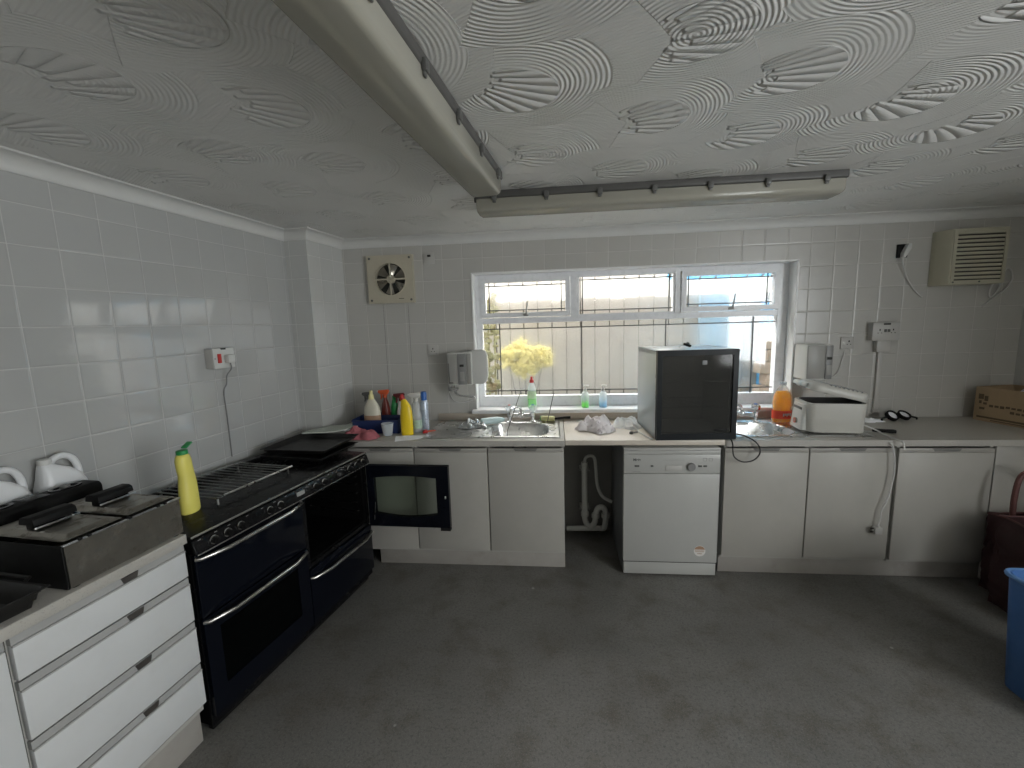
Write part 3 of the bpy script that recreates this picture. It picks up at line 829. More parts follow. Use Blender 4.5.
g = G().tube([(2.895, -.585, .930), (2.892, -.655, .905), (2.893, -.664, .862), (2.905, -.664, .815), (2.955, -.664, .785), (3.015, -.664, .795), (3.050, -.664, .835), (3.048, -.660, .88), (3.02, -.652, .915), (2.985, -.60, .932), (2.958, -.54, .93), (2.955, -.46, .922)], .0042, 8)
o = g.build('power_cable', M['rubber']); tag(o, 'black cable looping over the worktop edge from the fridge', 'cable')
# ------------------------------------------------------------------ left run: drawers, worktop, fryer
lw = Vector((0, 0, 0))
def Lthing(name, label, cat, b, x, z, group=None, rz=0.0):
    v = toW(x, b); return thing(name, label, cat, (v.x, v.y, z), LROT + rz, group)
# in the left frame: X = along the wall (b), Y = -x
dr = Lthing('drawer_unit', 'white four drawer base unit beside the black cooker', 'drawers', -2.119, 0, 0)
HW = .2525; XF = .588
g = G()
g.box(-HW, -HW + .016, -XF + .022, -.03, .15, .868); g.box(HW - .016, HW, -XF + .022, -.03, .15, .868); g.box(-HW + .016, HW - .016, -XF + .022, -.03, .15, .166); g.box(-HW + .016, HW - .016, -.04, -.03, .166, .80)
g.build('carcass', M['carcass'], dr, smooth=False)
tops = [(.735, .868), (.549, .732), (.367, .546), (.188, .364)]
for z0, z1 in tops:
    d = G().box(-HW + .002, HW - .001, -XF, -XF + .020, z0, z1 - .030, .002).build('drawer', M['drawer'], dr)
    rl = G()
    rl.box(-HW + .002, HW - .001, -XF + .004, -XF + .020, z1 - .029, z1 - .004)
    rl.box(-HW + .002, HW - .001, -XF - .002, -XF + .006, z1 - .034, z1 - .028, .001)
    r = rl.build('grip_rail', M['railgrey'], d, smooth=False)
    G().prism([(.028, z1 - .006), (.082, z1 - .006), (.076, z1 - .026), (.034, z1 - .026)], 'y', -XF - .0005, -XF + .0045).build('finger_notch', M['notchdark'], r, smooth=False)
cb = Lthing('base_cupboard', 'white base cupboard left of the four drawer unit, cut by the frame', 'cupboard', -2.678, 0, 0)
g = G(); w = .2985
g.box(-w, -w + .016, -XF + .022, -.03, .15, .868); g.box(w - .016, w, -XF + .022, -.03, .15, .868); g.box(-w + .016, w - .016, -XF + .022, -.03, .15, .166)
g.build('carcass', M['carcass'], cb, smooth=False)
d = G().box(-w + .002, w - .004, -XF, -XF + .020, .188, .835, .002).build('door', M['drawer'], cb)
G().box(-w + .002, w - .004, -XF + .002, -XF + .020, .838, .866, .001).build('handle_rail', M['railgrey'], d)
o = G().box(-1.1, .2515, -.545, -.527, .001, .148, .002).build('plinth', M['plinth']); v = toW(0, -2.119); o.location = (v.x, v.y, 0); o.rotation_euler = (0, 0, LROT); tag(o, 'grey beige plinth board under the white drawers', 'plinth')
g = G(); g.box(-.86, .248, -.606, -.003, WT0, WT1, .006)
o = g.build('worktop', M['worktop']); v = toW(0, -2.119); o.location = (v.x, v.y, 0); o.rotation_euler = (0, 0, LROT)
G().box(.248, .2505, -.604, -.004, WT0 + .001, WT1 - .001).build('end_strip', M['whitegrey'], o)
tag(o, 'speckled worktop on the left under the steel fryer', 'worktop')

fy = Lthing('twin_fryer', 'greasy steel twin tank fryer with black handled lids on the left worktop', 'fryer', -2.045, 0, WT1)
# front face at Y = -.588, X from -.180 to .180, height .145
tk = G(); wl_ = .004
tk.box(-.180, .180, -.590, -.586, .006, .142); tk.box(-.180, .180, -.215, -.211, .006, .142)
tk.box(.176, .180, -.586, -.215, .006, .142); tk.box(-.002, .002, -.586, -.215, .03, .140); tk.box(-.176, .176, -.586, -.215, .006, .012)
tk.box(-.183, .183, -.217, -.207, .139, .144, .001); tk.box(.174, .183, -.586, -.215, .139, .144, .001)
tank = tk.build('tank', M['fryersteel'], fy, smooth=False)
G().box(-.183, .183, -.594, -.584, .1385, .144, .001).build('front_rim', M['steel'], fy)
s = G().box(-.186, -.180, -.588, -.211, .004, .140, .001).build('side_panel', M['blackmatt'], fy)
for x in (-.16, .16):
    for y in (-.57, -.23): G().cyl((x, y, 0), (x, y, .008), .014, 12).build('foot', M['blackmatt'], fy)
for c in (-.090, .090):
    def lid(u, v, c=c):
        x = -.082 + .164 * u; y = -.578 + .345 * v
        e = min(u * .164, (1 - u) * .164, v * .345, (1 - v) * .345)
        z = .147 + (.012 if e > .028 else (0 if e < .018 else .012 * (e - .018) / .010))
        z += (.004 if e < .006 else 0)
        return (x + c, y, z)
    l = G().grid(40, 60, lid, .0015).build('lid', M['fryersteel'], fy, ang=50)
    h = G(); h.prism([(-.430, .176), (-.426, .196), (-.412, .202), (-.382, .202), (-.368, .196), (-.364, .176)], 'x', c - .058, c + .058, bev=.003)
    h.box(c - .050, c + .050, -.414, -.380, .158, .178, .003)
    hh = h.build('handle', M['blackmatt'], l)
    G().box(c - .060, c + .060, -.436, -.432, .166, .172, .001).build('handle_strip', M['steel'], l)
for x in (-.14, -.115, .005, .10, .125):
    G().box(x - .005, x + .005, -.597, -.580, .141, .1475, .001).build('rim_clip', M['blackmatt'], fy)
hd = G(); hd.prism([(-.218, .10), (-.218, .178), (-.205, .190), (-.125, .190), (-.112, .178), (-.112, .03), (-.208, .03)], 'x', -.186, .192, bev=.006)
hdo = hd.build('control_head', M['blackmatt'], fy)
for c in (-.095, .105):
    G().lathe([(.030, 0), (.040, 0), (.040, .005), (.030, .005), (.028, .001), (0, .001)], (0, 0, 0), 24, Matrix.Translation((c, -.165, .1895)) @ Matrix.Diagonal((1.3, .7, 1, 1))).build('dial_recess', M['black'], hdo)
    G().lathe([(0, 0), (.016, 0), (.014, .010), (0, .010)], (c, -.165, .190), 16).build('dial', M['darkgrey'], hdo)
G().box(-.028, .040, -.200, -.130, .1895, .193, .002).build('centre_plate', M['black'], hdo)
G().box(-.016, .026, -.150, -.142, .193, .194).build('plate_mark', M['midgrey'], hdo)

# milky jugs against the wall
def jug(label, b, x, rz):
    t = Lthing('plastic_jug', label, 'jug', b, x - .010, WT1, 'white plastic jugs on the left worktop', rz)
    rings = []
    for z, w, dpt, ox in ((0, .070, .044, 0), (.01, .078, .050, 0), (.14, .078, .050, 0), (.18, .074, .047, 0), (.215, .062, .040, -.004), (.245, .044, .032, -.018), (.262, .026, .024, -.034), (.272, .018, .018, -.040)):
        rings.append([(ox + w * math.copysign(abs(math.cos(a)) ** .55, math.cos(a)), dpt * math.copysign(abs(math.sin(a)) ** .55, math.sin(a)), z) for a in [2 * PI * k / 28 for k in range(28)]])
    G().loft(rings).build('body', M['jug'], t, ang=50)
    G().cyl((-.040, 0, .272), (-.040, 0, .292), .021, 18, bev=.002).build('cap', M['white'], t)
    G().tube([(-.028, 0, .262), (-.012, 0, .285), (.020, 0, .290), (.048, 0, .272), (.062, 0, .235), (.064, 0, .19)], .012, 12).build('handle', M['jug'], t)
    return t
jug('white plastic jug behind the fryer, the further of the two from the viewer', -1.885, .066, 0.0)
jug('white plastic jug behind the fryer, the nearer of the two to the viewer', -2.060, .066, 0.05)

# black roasting tin
t = Lthing('roasting_tin', 'black roasting tin lying left of the steel fryer', 'tin', -2.43, .42, WT1 + .001)
def tin(u, v):
    x = -.27 + .42 * u; y = -.19 + .36 * v; e = min(u * .42, (1 - u) * .42, v * .36, (1 - v) * .36)
    z = .055 if e < .012 else max(.002, .055 - (e - .012) * 2.4)
    return (x, y, z)
G().grid(50, 44, tin, .0025).build('tray', M['iron'], t, ang=50)
G().tube([(.15, -.09, .054), (.168, -.08, .056), (.168, .06, .056), (.15, .07, .054)], .005, 8, smooth=False).build('handle', M['iron'], t)

# ------------------------------------------------------------------ range cooker
CO = (.3952, -1.9005, 0)
ck = thing('range_cooker', 'black double oven range cooker with its right oven door open', 'cooker', CO, KROT)
KW = 1.150; KD = .575; DV = .580
g = G()
g.box(0.004, .022, .012, KD, .05, .868); g.box(KW - .022, KW - .004, .012, KD, .05, .868); g.box(.022, KW - .022, KD - .02, KD, .05, .868)
g.box(DV - .012, DV + .012, .012, KD - .02, .05, .868); g.box(.022, KW - .022, .012, KD - .02, .05, .075); g.box(.022, KW - .022, .03, KD - .02, .80, .82)
g.box(DV + .012, KW - .022, .012, KD - .02, .395, .42); g.box(.022, DV - .012, .04, KD - .02, .51, .53)
g.build('body', M['black'], ck, smooth=False)
# hob plate, raised rear strip and front trim
hb = G().box(.002, KW - .002, -.010, KD, .868, .882, .004).box(.002, KW - .002, KD - .035, KD + .006, .882, .906, .004)
hob = hb.build('hob', M['black'], ck)
G().box(.004, KW - .004, -.0125, -.008, .876, .8835, .001).build('front_trim', M['handle'], hob)
# pan support with many bars on the left half
g = G(); zr = .916
for y in (.17, .545): g.cyl((.27, y, zr), (.72, y, zr), .004, 8)
for x in (.27, .72): g.cyl((x, .17, zr), (x, .545, zr), .004, 8)
for i in range(12): g.cyl((.300 + i * .035, .17, zr + .003), (.300 + i * .035, .545, zr + .003), .0025, 6)
for x in (.28, .70):
    for y in (.18, .53): g.cyl((x, y, .882), (x, y, zr), .005, 8)
g.build('wire_rack', M['wire'], hob)
G().cyl((.30, .168, zr + .004), (.72, .168, zr + .004), .005, 10).build('rack_front_rod', M['handle'], hob)
# sloping control panel
pan = G().prism([(-.012, .866), (-.030, .812), (.012, .806), (.012, .866)], 'x', .004, KW - .004, bev=.002).build('control_panel', M['black'], ck)
G().box(.006, KW - .006, -.0335, -.029, .808, .812, .001).build('panel_trim', M['handle'], pan)
def knob(x, r=.019):
    Mx = Matrix.Translation((x, -.0225, .839)) @ Matrix.Rotation(PI / 2 + .10, 4, 'X') @ Matrix.Rotation(random.uniform(-.5, .5), 4, 'Z')
    k = G().lathe([(0, 0), (r * .72, 0), (r * .70, .020), (r * .62, .024), (0, .024)], seg=24, M=Mx)
    k.box(-.004, .004, -r * .68, r * .68, .018, .029, .001, M=Mx)
    ko = k.build('knob', M['blackmatt'], pan)
    G().lathe([(r * .72, .001), (r, .001), (r * 1.02, .004), (r * .95, .007), (r * .72, .007)], seg=28, M=Mx).build('bezel', M['chrome'], ko)
for x in (.081, .143, .207, .362, .424, .665, .732, .948, 1.016, 1.080): knob(x)
G().box(.535, .585, -.0275, -.018, .832, .852, .001, M=Matrix.Translation((0, .001, 0))).build('clock_display', M['applgrey'], pan)
knob_s = G().cyl((.856, -.020, .838), (.856, -.034, .8365), .010, 16).build('ignition_button', M['darkgrey'], pan)
g = G()
for x in (.03, .10, .16, .25, .33, .40, .47, .63, .70, .78, .91, .98, 1.05, 1.11): g.box(x - .006, x + .006, -.0172, -.0160, .8600, .8625, M=Matrix.Translation((0, .0005, 0)))
g.build('panel_marks', M['applgrey'], pan, smooth=False)
def bar(x0, x1, z, y=-.010, parent=None, r=.0085):
    g = G().tube([(x0, y + .004, z), (x0 + .01, y - .012, z), (x0 + .11, y - .040, z), (x1 - .11, y - .040, z), (x1 - .01, y - .012, z), (x1, y + .004, z)], r, 12, smooth=False)
    return g.build('handle', M['handle'], parent, ang=60)
d1 = G().box(.008, DV - .004, -.010, .012, .535, .802, .005).build('grill_door', M['blackblue'], ck); bar(.012, DV - .008, .786, parent=d1)
# lower left oven door with a ribbed window
O = [(.008, .095), (DV - .004, .095), (DV - .004, .530), (.008, .530)]; I = [(.072, .200), (.505, .200), (.505, .462), (.072, .462)]
d2 = G().ring(O, I, 'y', -.010, .012).build('oven_door', M['blackblue'], ck, smooth=False); bar(.012, DV - .008, .516, parent=d2)
G().box(.070, .507, -.004, .002, .198, .464).build('window', M['ovenwindow'], d2, smooth=False)
for z in (.27, .345, .415): G().box(.03, DV - .02, .10, .45, z - .003, z + .002).build('oven_shelf', M['wire'], d2, smooth=False)
# right: open cavity, drawer
g = G(); g.box(DV + .012, KW - .022, KD - .04, KD - .022, .42, .80); g.box(DV + .0125, DV + .030, .016, KD - .03, .42, .80); g.box(KW - .040, KW - .0225, .016, KD - .03, .42, .80); g.box(DV + .03, KW - .04, .016, KD - .03, .420, .432); g.box(DV + .03, KW - .04, .016, KD - .03, .785, .80)
cav = g.build('oven_cavity', M['ovenlining'], ck, smooth=False)
g = G()
for z in (.50, .56, .62, .68, .73):
    g.tube([(KW - .042, .05, z), (KW - .055, .05, z), (KW - .055, .42, z), (KW - .042, .42, z)], .004, 8, smooth=False)
    g.tube([(DV + .032, .05, z), (DV + .045, .05, z), (DV + .045, .42, z), (DV + .032, .42, z)], .004, 8, smooth=False)
g.build('shelf_runners', M['wire'], ck)
G().frame(DV + .006, KW - .006, .402, .805, .022, .002, .012).build('cavity_frame', M['black'], ck, smooth=False)
d3 = G().box(DV + .004, KW - .008, -.010, .012, .095, .398, .005).build('storage_drawer', M['blackblue'], ck); bar(DV + .010, KW - .016, .352, parent=d3)
# open door, hinged on the right, swung out square to the front
DO = Matrix.Translation((KW - .012, -.014, 0)) @ Matrix.Rotation(math.radians(-81.5), 4, 'Z')
def arcpts(x0, x1, z0, z1, n=16, s=.022):
    P = []
    for k in range(n + 1): u = k / n; P.append((x0 + (x1 - x0) * u, z0 - s * math.sin(PI * u)))
    for k in range(n + 1): u = k / n; P.append((x1 + (x0 - x1) * u, z1 + s * .55 * math.sin(PI * u)))
    return P
n = 16
x0, x1, z0, z1 = .045, .455, .482, .722
I = arcpts(x0, x1, z0, z1, n)
O = [(.0 + .535 * k / n, .396) for k in range(n + 1)] + [(.535 - .535 * k / n, .800) for k in range(n + 1)]
od = G().ring(O, I, 'y', -.018, .016, M=DO).build('open_door', M['blackblue'], ck, smooth=False)
G().prism(arcpts(x0 - .004, x1 + .004, z0 - .003, z1 + .003, n), 'y', -.002, .002, M=DO).build('glass', M['ovenglass'], od, smooth=False)
G().box(.470, .535, -.018, .016, .374, .396, .003, M=DO).build('door_catch', M['blackmatt'], od)
G().sphere((.512, -.019, .598), (.006, .004, .010), 12, 8, M=DO).build('latch', M['handle'], od)
G().tube([DO @ Vector(p) for p in ((.035, -.022, .44), (.045, -.026, .50), (.050, -.022, .56))], .002, 6).build('seal_clip', M['wire'], od)
g = G().box(.02, KW - .02, .035, .06, .012, .094).build('kick_strip', M['blackmatt'], ck, smooth=False)
for x in (.06, KW - .06):
    for y in (.08, KD - .06): G().cyl((x, y, 0), (x, y, .06), .018, 14).build('foot', M['blackmatt'], ck)

def Kp(x, y, z=0):
    c, s = math.cos(KROT), math.sin(KROT); return Vector((CO[0] + x * c - y * s, CO[1] + x * s + y * c, z))
# baking trays stacked on the right of the hob
def tray(label, X, Y, z, rz, w, d, h):
    v = Kp(X, Y, z); t = thing('baking_tray', label, 'baking tray', v, KROT + rz, 'black baking trays on the cooker')
    def f(u, q):
        x = -w / 2 + w * u; y = -d / 2 + d * q; e = min(u * w, (1 - u) * w, q * d, (1 - q) * d)
        return (x, y, h if e < .008 else max(0.0, h - (e - .008) * 1.6))
    G().grid(44, 44, f, .002).build('tray', M['iron'], t, ang=50)
    return t
tray('black baking tray lying lowest on the right of the cooker hob', 1.015, .300, .9045, .02, .37, .44, .022)
tray('black baking tray on top of the other, tilted under the papers', 1.075, .330, .9305, .10, .40, .43, .026)
# papers on the trays, against the corner
def paper_pile(name, label, P, z, th, m, cat='paper', curl=0.0):
    c = sum((Vector((*p, 0)) for p in P), Vector()) / 4
    a, b, d, e = [Vector((*p, 0)) - c for p in P]
    def f(u, v):
        q = (a * (1 - u) + b * u) * (1 - v) + (e * (1 - u) + d * u) * v
        return (q.x, q.y, th + curl * (abs(u - .5) * 2) ** 2.2 + .002 * math.sin(u * 7 + v * 5))
    o = G().grid(14, 10, f, th).build(name, m); o.location = (c.x, c.y, z); tag(o, label, cat)
    return o
paper_pile('magazine', 'grey green printed papers lying on the baking trays in the corner', [(.10, -.64), (.36, -.56), (.42, -.36), (.19, -.42)], .962, .008, M['paper_green'], 'papers', .004)
paper_pile('leaflet', 'pale leaflet lying on the worktop behind the baking trays, by the pillar', [(.195, -.37), (.33, -.34), (.345, -.20), (.215, -.20)], WT1 + .001, .004, M['paper'], 'papers', .006)

# the pale yellow cleaner on the hob
v = Kp(.192, .232, .8825)
t = thing('cleaner_bottle', 'pale yellow cleaner bottle with a green flip cap on the cooker', 'bottle', v, KROT + .25)
rings = []
for z, w, d, ox in ((0, .040, .027, 0), (.008, .044, .030, 0), (.06, .043, .030, .001), (.13, .040, .028, .003), (.17, .035, .025, .003), (.205, .035, .025, -.002), (.238, .034, .025, -.004), (.258, .028, .022, -.004), (.264, .020, .018, -.004)):
    rings.append([(ox + w * math.copysign(abs(math.cos(a)) ** .8, math.cos(a)), d * math.sin(a), z) for a in [2 * PI * k / 28 for k in range(28)]])
G().loft(rings).build('body', M['pale_yellow'], t, ang=50)
G().cyl((-.004, 0, .264), (-.004, 0, .282), .022, 20, bev=.002).build('cap', M['green'], t)
G().box(.004, .046, -.012, .012, -.004, .004, .002, M=Matrix.Translation((.004, 0, .287)) @ Matrix.Rotation(-.40, 4, 'Y')).build('flip_lid', M['green'], t)

# cooker switch on the left wall
t = Lthing('cooker_switch', 'white surface mounted cooker switch with a red rocker on the left wall', 'switch', -1.068, 0, 1.520)
G().box(-.062, .075, -.050, 0, -.055, .055, .004).build('back_box', M['whitegrey'], t)
f = G().box(-.064, .077, -.060, -.050, -.057, .057, .004).build('face_plate', M['white'], t)
G().box(-.040, -.016, -.066, -.060, -.026, .026, .003).build('rocker', M['red'], f)
G().box(-.012, .022, -.0605, -.052, .048, .0575).build('neon_mark', M['slot'], f, smooth=False)
for x in (-.055, .068): G().cyl((x, -.0615, 0), (x, -.060, 0), .004, 10).build('screw', M['midgrey'], f)
t2 = Lthing('plug', 'white plug in the cooker switch with its cord hanging down the tiles', 'plug', -1.043, .0605, 1.518)
G().box(-.024, .024, -.034, 0, -.026, .022, .007).build('body', M['white'], t2)
G().tube([(0, -.018, -.026), (.004, -.016, -.06), (-.006, .01, -.10), (.004, .03, -.15), (0, .05, -.20), (.006, .054, -.35), (.006, .054, -.585)], .0035, 8).build('cord', M['midgrey'], t2)
# ------------------------------------------------------------------ cleaning things in the corner
ZW = WT1 + .0005
t = thing('cleaning_caddy', 'dark blue open caddy crowded with cleaning bottles in the corner', 'caddy', (.530, -.300, ZW))
W_, D_ = .170, .125
g = G(); g.box(-W_, W_, -D_, D_, 0, .006, .002)
for sx in (-1, 1): g.box(sx * W_ - .003, sx * W_ + .003, -D_, D_, .003, .105, .002)
for sy in (-1, 1): g.box(-W_, W_, sy * D_ - .003, sy * D_ + .003, .003, .095 if sy < 0 else .105, .002)
g.box(-W_ - .006, W_ + .006, -D_ - .006, -D_ + .004, .090, .098, .002)
g.build('tub', M['navy'], t)
G().box(-W_ + .004, W_ - .004, -.004, .004, .006, .11, .002).build('divider', M['navy'], t)

def bottle(name, label, loc, prof, m, seg=24, sx=1, sy=1, rz=0.0, cat='bottle'):
    t = thing(name, label, cat, loc, rz)
    G().lathe(prof, seg=seg, sx=sx, sy=sy).build('body', m, t)
    return t
def trigger(t, z, col, s=1.0, flip=1):
    g = G(); g.cyl((0, 0, z), (0, 0, z + .022 * s), .014 * s, 16)
    g.prism([(-.022 * flip, z + .022), (.030 * flip, z + .026), (.052 * flip, z + .040), (.052 * flip, z + .056), (-.026 * flip, z + .062), (-.034 * flip, z + .048)], 'y', -.011, .011, bev=.003)
    h = g.build('spray_head', col, t)
    G().prism([(.022 * flip, z + .028), (.036 * flip, z + .030), (.030 * flip, z + .006), (.038 * flip, z - .012), (.030 * flip, z - .014), (.020 * flip, z + .006)], 'y', -.006, .006, bev=.002).build('trigger', col, h)
    G().cyl((.052 * flip, 0, z + .048), (.060 * flip, 0, z + .048), .007, 12).build('nozzle', M['white'], h)
ZI = ZW + .0065
# 1 olive bottle far left
t = bottle('spray_bottle', 'olive green spray bottle at the left end of the blue caddy', (.415, -.245, ZI), [(0, 0), (.032, 0), (.034, .01), (.034, .14), (.026, .18), (.014, .205), (.013, .215), (0, .216)], M['darkgreen'])
trigger(t, .21, M['darkgrey'], flip=-1)
G().lathe([(.0345, .05), (.0345, .12)]).build('label', M['label_brown'], t)
# 2 cream bottle with yellow cap
t = bottle('bleach_bottle', 'cream flat bottle with a pale yellow cap and brown label in the blue caddy', (.478, -.345, ZI), [(0, 0), (.058, 0), (.062, .012), (.062, .13), (.056, .175), (.034, .215), (.022, .235), (0, .236)], mat('cream_bottle', (.66, .63, .52), .4), sx=1, sy=.55)
G().lathe([(.0, .232), (.020, .232), (.018, .262), (.013, .268), (.012, .295), (0, .298)]).build('cap', mat('pale_lemon_cap', (.76, .70, .34), .4), t)
G().lathe([(.0625, .030), (.0625, .115)], sy=.56).build('label', M['label_brown'], t)
# 3 orange trigger
t = bottle('spray_bottle', 'dark red spray bottle with an orange red trigger at the back of the caddy', (.532, -.222, ZI), [(0, 0), (.030, 0), (.033, .01), (.033, .13), (.024, .18), (.013, .21), (.013, .222), (0, .223)], mat('dark_red_bottle', (.20, .03, .02), .35))
trigger(t, .222, M['orange_p'], 1.1, flip=-1)
# 4 green bottle
t = bottle('cleaner_bottle', 'tall dark green bottle at the back of the blue caddy', (.600, -.215, ZI), [(0, 0), (.026, 0), (.028, .01), (.028, .15), (.020, .19), (.012, .215), (0, .216)], M['green'])
G().lathe([(0, .212), (.014, .212), (.014, .242), (.011, .246), (0, .246)]).build('cap', M['green'], t)
# 5 maroon top white neck
t = bottle('spray_bottle', 'white spray bottle with a dark red trigger at the right of the blue caddy', (.660, -.245, ZI), [(0, 0), (.030, 0), (.032, .01), (.032, .12), (.020, .165), (.012, .19), (.012, .20), (0, .201)], M['label_white'])
trigger(t, .198, mat('dark_red_trigger', (.16, .025, .03), .4), flip=-1)
G().lathe([(.0325, .025), (.0325, .095)]).build('label', M['blue'], t)
# clear tumbler in front of the caddy
t = thing('measuring_cup', 'clear plastic cup standing in front of the blue caddy', 'cup', (.640, -.480, ZW))
G().lathe([(0, .002), (.030, .002), (.042, .085), (.044, .088), (.042, .089), (.0395, .084), (.028, .006), (0, .006)], seg=28).build('cup', M['clearplastic'], t)
# yellow toilet cleaner in front
t = bottle('toilet_cleaner', 'bright yellow cleaner bottle with a red cap, in front of the blue caddy', (.775, -.460, ZW), [(0, 0), (.040, 0), (.044, .008), (.044, .13), (.041, .17), (.034, .21), (0, .212)], M['yellow'], sx=1, sy=.62)
rings = []
for z, w, d, ox in ((.205, .036, .024, -.001), (.228, .028, .020, -.006), (.248, .020, .016, -.013), (.256, .017, .014, -.017)):
    rings.append([(ox + w * math.cos(a), d * math.sin(a), z) for a in [2 * PI * k / 24 for k in range(24)]])
G().loft(rings).build('neck', M['yellow'], t)
g = G(); g.lathe([(0, 0), (.017, 0), (.018, .022), (.012, .028), (.009, .036), (0, .037)], seg=20, M=Matrix.Translation((-.017, 0, .254)) @ Matrix.Rotation(-.35, 4, 'Y'))
g.build('cap', M['red'], t)
# clear and blue bottles right of it
t = bottle('spray_bottle', 'clear spray bottle with a white trigger just right of the yellow cleaner', (.822, -.372, ZW), [(0, 0), (.030, 0), (.034, .01), (.034, .12), (.022, .16), (.026, .185), (.014, .215), (.013, .225), (0, .226)], M['clearplastic'])
trigger(t, .224, M['white'], flip=-1)
G().lathe([(.0345, .03), (.0345, .09)]).build('label', mat('faded_green_label', (.42, .56, .45), .5, var=.3, vs=70), t)
t = bottle('spray_bottle', 'silver spray can with a blue cap at the right end of the bottles', (.862, -.315, ZW), [(0, 0), (.027, 0), (.029, .006), (.029, .20), (.022, .222), (0, .224)], M['teal'] if False else mat('silver_blue_can', (.46, .52, .60), .3, .4, var=.25, vs=40))
G().lathe([(0, .220), (.021, .220), (.021, .270), (.017, .285), (0, .286)]).build('cap', M['blue'], t)
# red scrap near the drainer
t = thing('dish_brush', 'small red plastic clip lying beside the draining board', 'clip', (.886, -.405, ZW), .4)
G().prism([(-.020, 0), (.020, 0), (.016, .018), (.004, .022), (-.012, .020)], 'y', -.022, .022, bev=.004).build('body', M['red'], t)
G().box(.010, .075, -.004, .004, .006, .014, .003).build('arm', M['orange_p'], t)
t.name = 'plastic_clip'

def crumple(name, label, cat, c, size, m, seed, amp=.35, nu=56, nv=28, fr=7, pw=2):
    rnd = random.Random(seed)
    K = [(rnd.uniform(-fr, fr), rnd.uniform(-fr, fr), rnd.uniform(0, 6.28), rnd.uniform(.4, 1)) for _ in range(12)]
    def h(x, y):
        s = 0
        for a, b, p, w in K: s += w * (1 - abs(math.sin(a * x + b * y + p))) ** pw
        return s / 12
    sx, sy, sz = size
    def f(u, v):
        a = 2 * PI * u; r = v
        er = 1 + .16 * math.sin(3 * a + seed) + .10 * math.sin(5 * a + 2 * seed) + .05 * math.sin(11 * a)
        x = r * er * math.cos(a); y = r * er * math.sin(a)
        prof = (1 - r ** 2.2) ** .7 if r < 1 else 0
        z = sz * (prof * (1 - amp) + amp * 2.0 * (h(x, y) - .2) * min(1, (1 - r) * 3 + .12))
        return (x * sx, y * sy, max(0.001 + .002 * (1 - r), z))
    o = G().grid(nu, nv, f).build(name, m, ang=70); o.location = c; tag(o, label, cat)
    return o
crumple('cleaning_cloth', 'crumpled pink cloth in front of the blue caddy by the cooker', 'cloth', (.462, -.532, ZW), (.135, .085, .13), M['pink'], 3, .6, 64, 34, 5, 1.2)
paper_pile('paper_sheet', 'white sheet of paper hanging slightly over the worktop edge under the yellow bottle', [(.755, -.655), (.940, -.535), (.945, -.475), (.705, -.505)], ZW + .0002, .002, M['paper'], 'paper', .004)
crumple('scouring_cloth', 'wet crumpled grey and black cloth on the draining board', 'cloth', (1.195, -.255, WT1 + .008), (.105, .075, .11), M['foil'], 8, .6)
t = thing('cloth_roll', 'pale teal bottle lying on its side across the draining board', 'bottle', (1.350, -.175, WT1 + .0345), .45)
G().lathe([(0, 0), (.020, 0), (.026, .006), (.026, .13), (.018, .17), (.010, .185), (0, .186)], seg=22, M=Matrix.Translation((-.10, 0, 0)) @ Matrix.Rotation(PI / 2, 4, 'Y')).build('body', M['teal'], t)
G().cyl((.084, 0, 0), (.110, 0, 0), .012, 16, bev=.002).build('cap', M['white'], t)
t.name = 'lying_bottle'
t = thing('scrubbing_brush', 'olive bristled brush with a dark handle behind the left sink bowl', 'brush', (1.765, -.105, WT1 + .030), -.12)
G().cyl((-.06, 0, 0), (.045, 0, 0), .021, 18, bev=.005).build('bristles', M['brass'], t)
G().tube([(.045, 0, 0), (.07, 0, .004), (.12, 0, .010), (.165, 0, .012)], lambda u: .007 + .004 * u, 10).build('handle', M['blackmatt'], t)
G().cyl((-.066, 0, 0), (-.060, 0, 0), .016, 14).build('end_cap', M['green'], t)
t = thing('wire_prop', 'two thin dark wire rods leaning up from the left sink to the sill', 'wire rods', (1.55, -.3, WT1))
G().tube([(-.075, -.13, -.10), (-.068, -.13, .02), (.015, .03, .26), (.020, .036, .262)], .0028, 8, smooth=False).build('rod', M['lead'], t)
G().tube([(.205, .16, .015), (.255, .12, .235), (.262, .118, .237)], .0028, 8, smooth=False).build('rod', M['lead'], t)

# ------------------------------------------------------------------ on the sill
ZS = .9985
t = bottle('washing_up_bottle', 'half full green washing up liquid bottle with a red cap on the sill', (1.633, .030, ZS), [(0, 0), (.030, 0), (.034, .006), (.034, .12), (.030, .16), (.018, .195), (.014, .205), (0, .206)], M['clearplastic'], sx=1, sy=.62)
G().lathe([(0, .002), (.029, .002), (.032, .008), (.032, .085), (0, .086)], sy=.58).build('liquid', M['greenliquid'], t)
G().lathe([(0, .203), (.017, .203), (.017, .225), (.009, .232), (.008, .250), (0, .251)]).build('cap', M['red'], t)
G().lathe([(.0346, .075), (.0346, .135)], sy=.63).build('label', mat('pale_green_label', (.56, .72, .50), .5, var=.2, vs=60), t)
def pump(label, x, liq):
    t = bottle('pump_bottle', label, (x, .030, ZS), [(0, 0), (.026, 0), (.029, .006), (.029, .10), (.024, .118), (.011, .128), (.011, .134), (0, .135)], M['clearplastic'])
    G().lathe([(0, .002), (.026, .002), (.027, .045), (0, .046)]).build('liquid', liq, t)
    g = G(); g.cyl((0, 0, .132), (0, 0, .148), .012, 16); g.cyl((0, 0, .148), (0, 0, .168), .004, 10); g.box(-.012, .030, -.007, .007, .166, .176, .003)
    g.build('pump', M['white'], t)
    return t
pump('clear pump bottle of green soap on the sill, left one of two', 2.049, M['greenliquid'])
pump('clear pump bottle of blue soap on the sill, nearer the fridge', 2.188, see_through('blue_soap', (.45, .75, .92), .5, .1, .5))

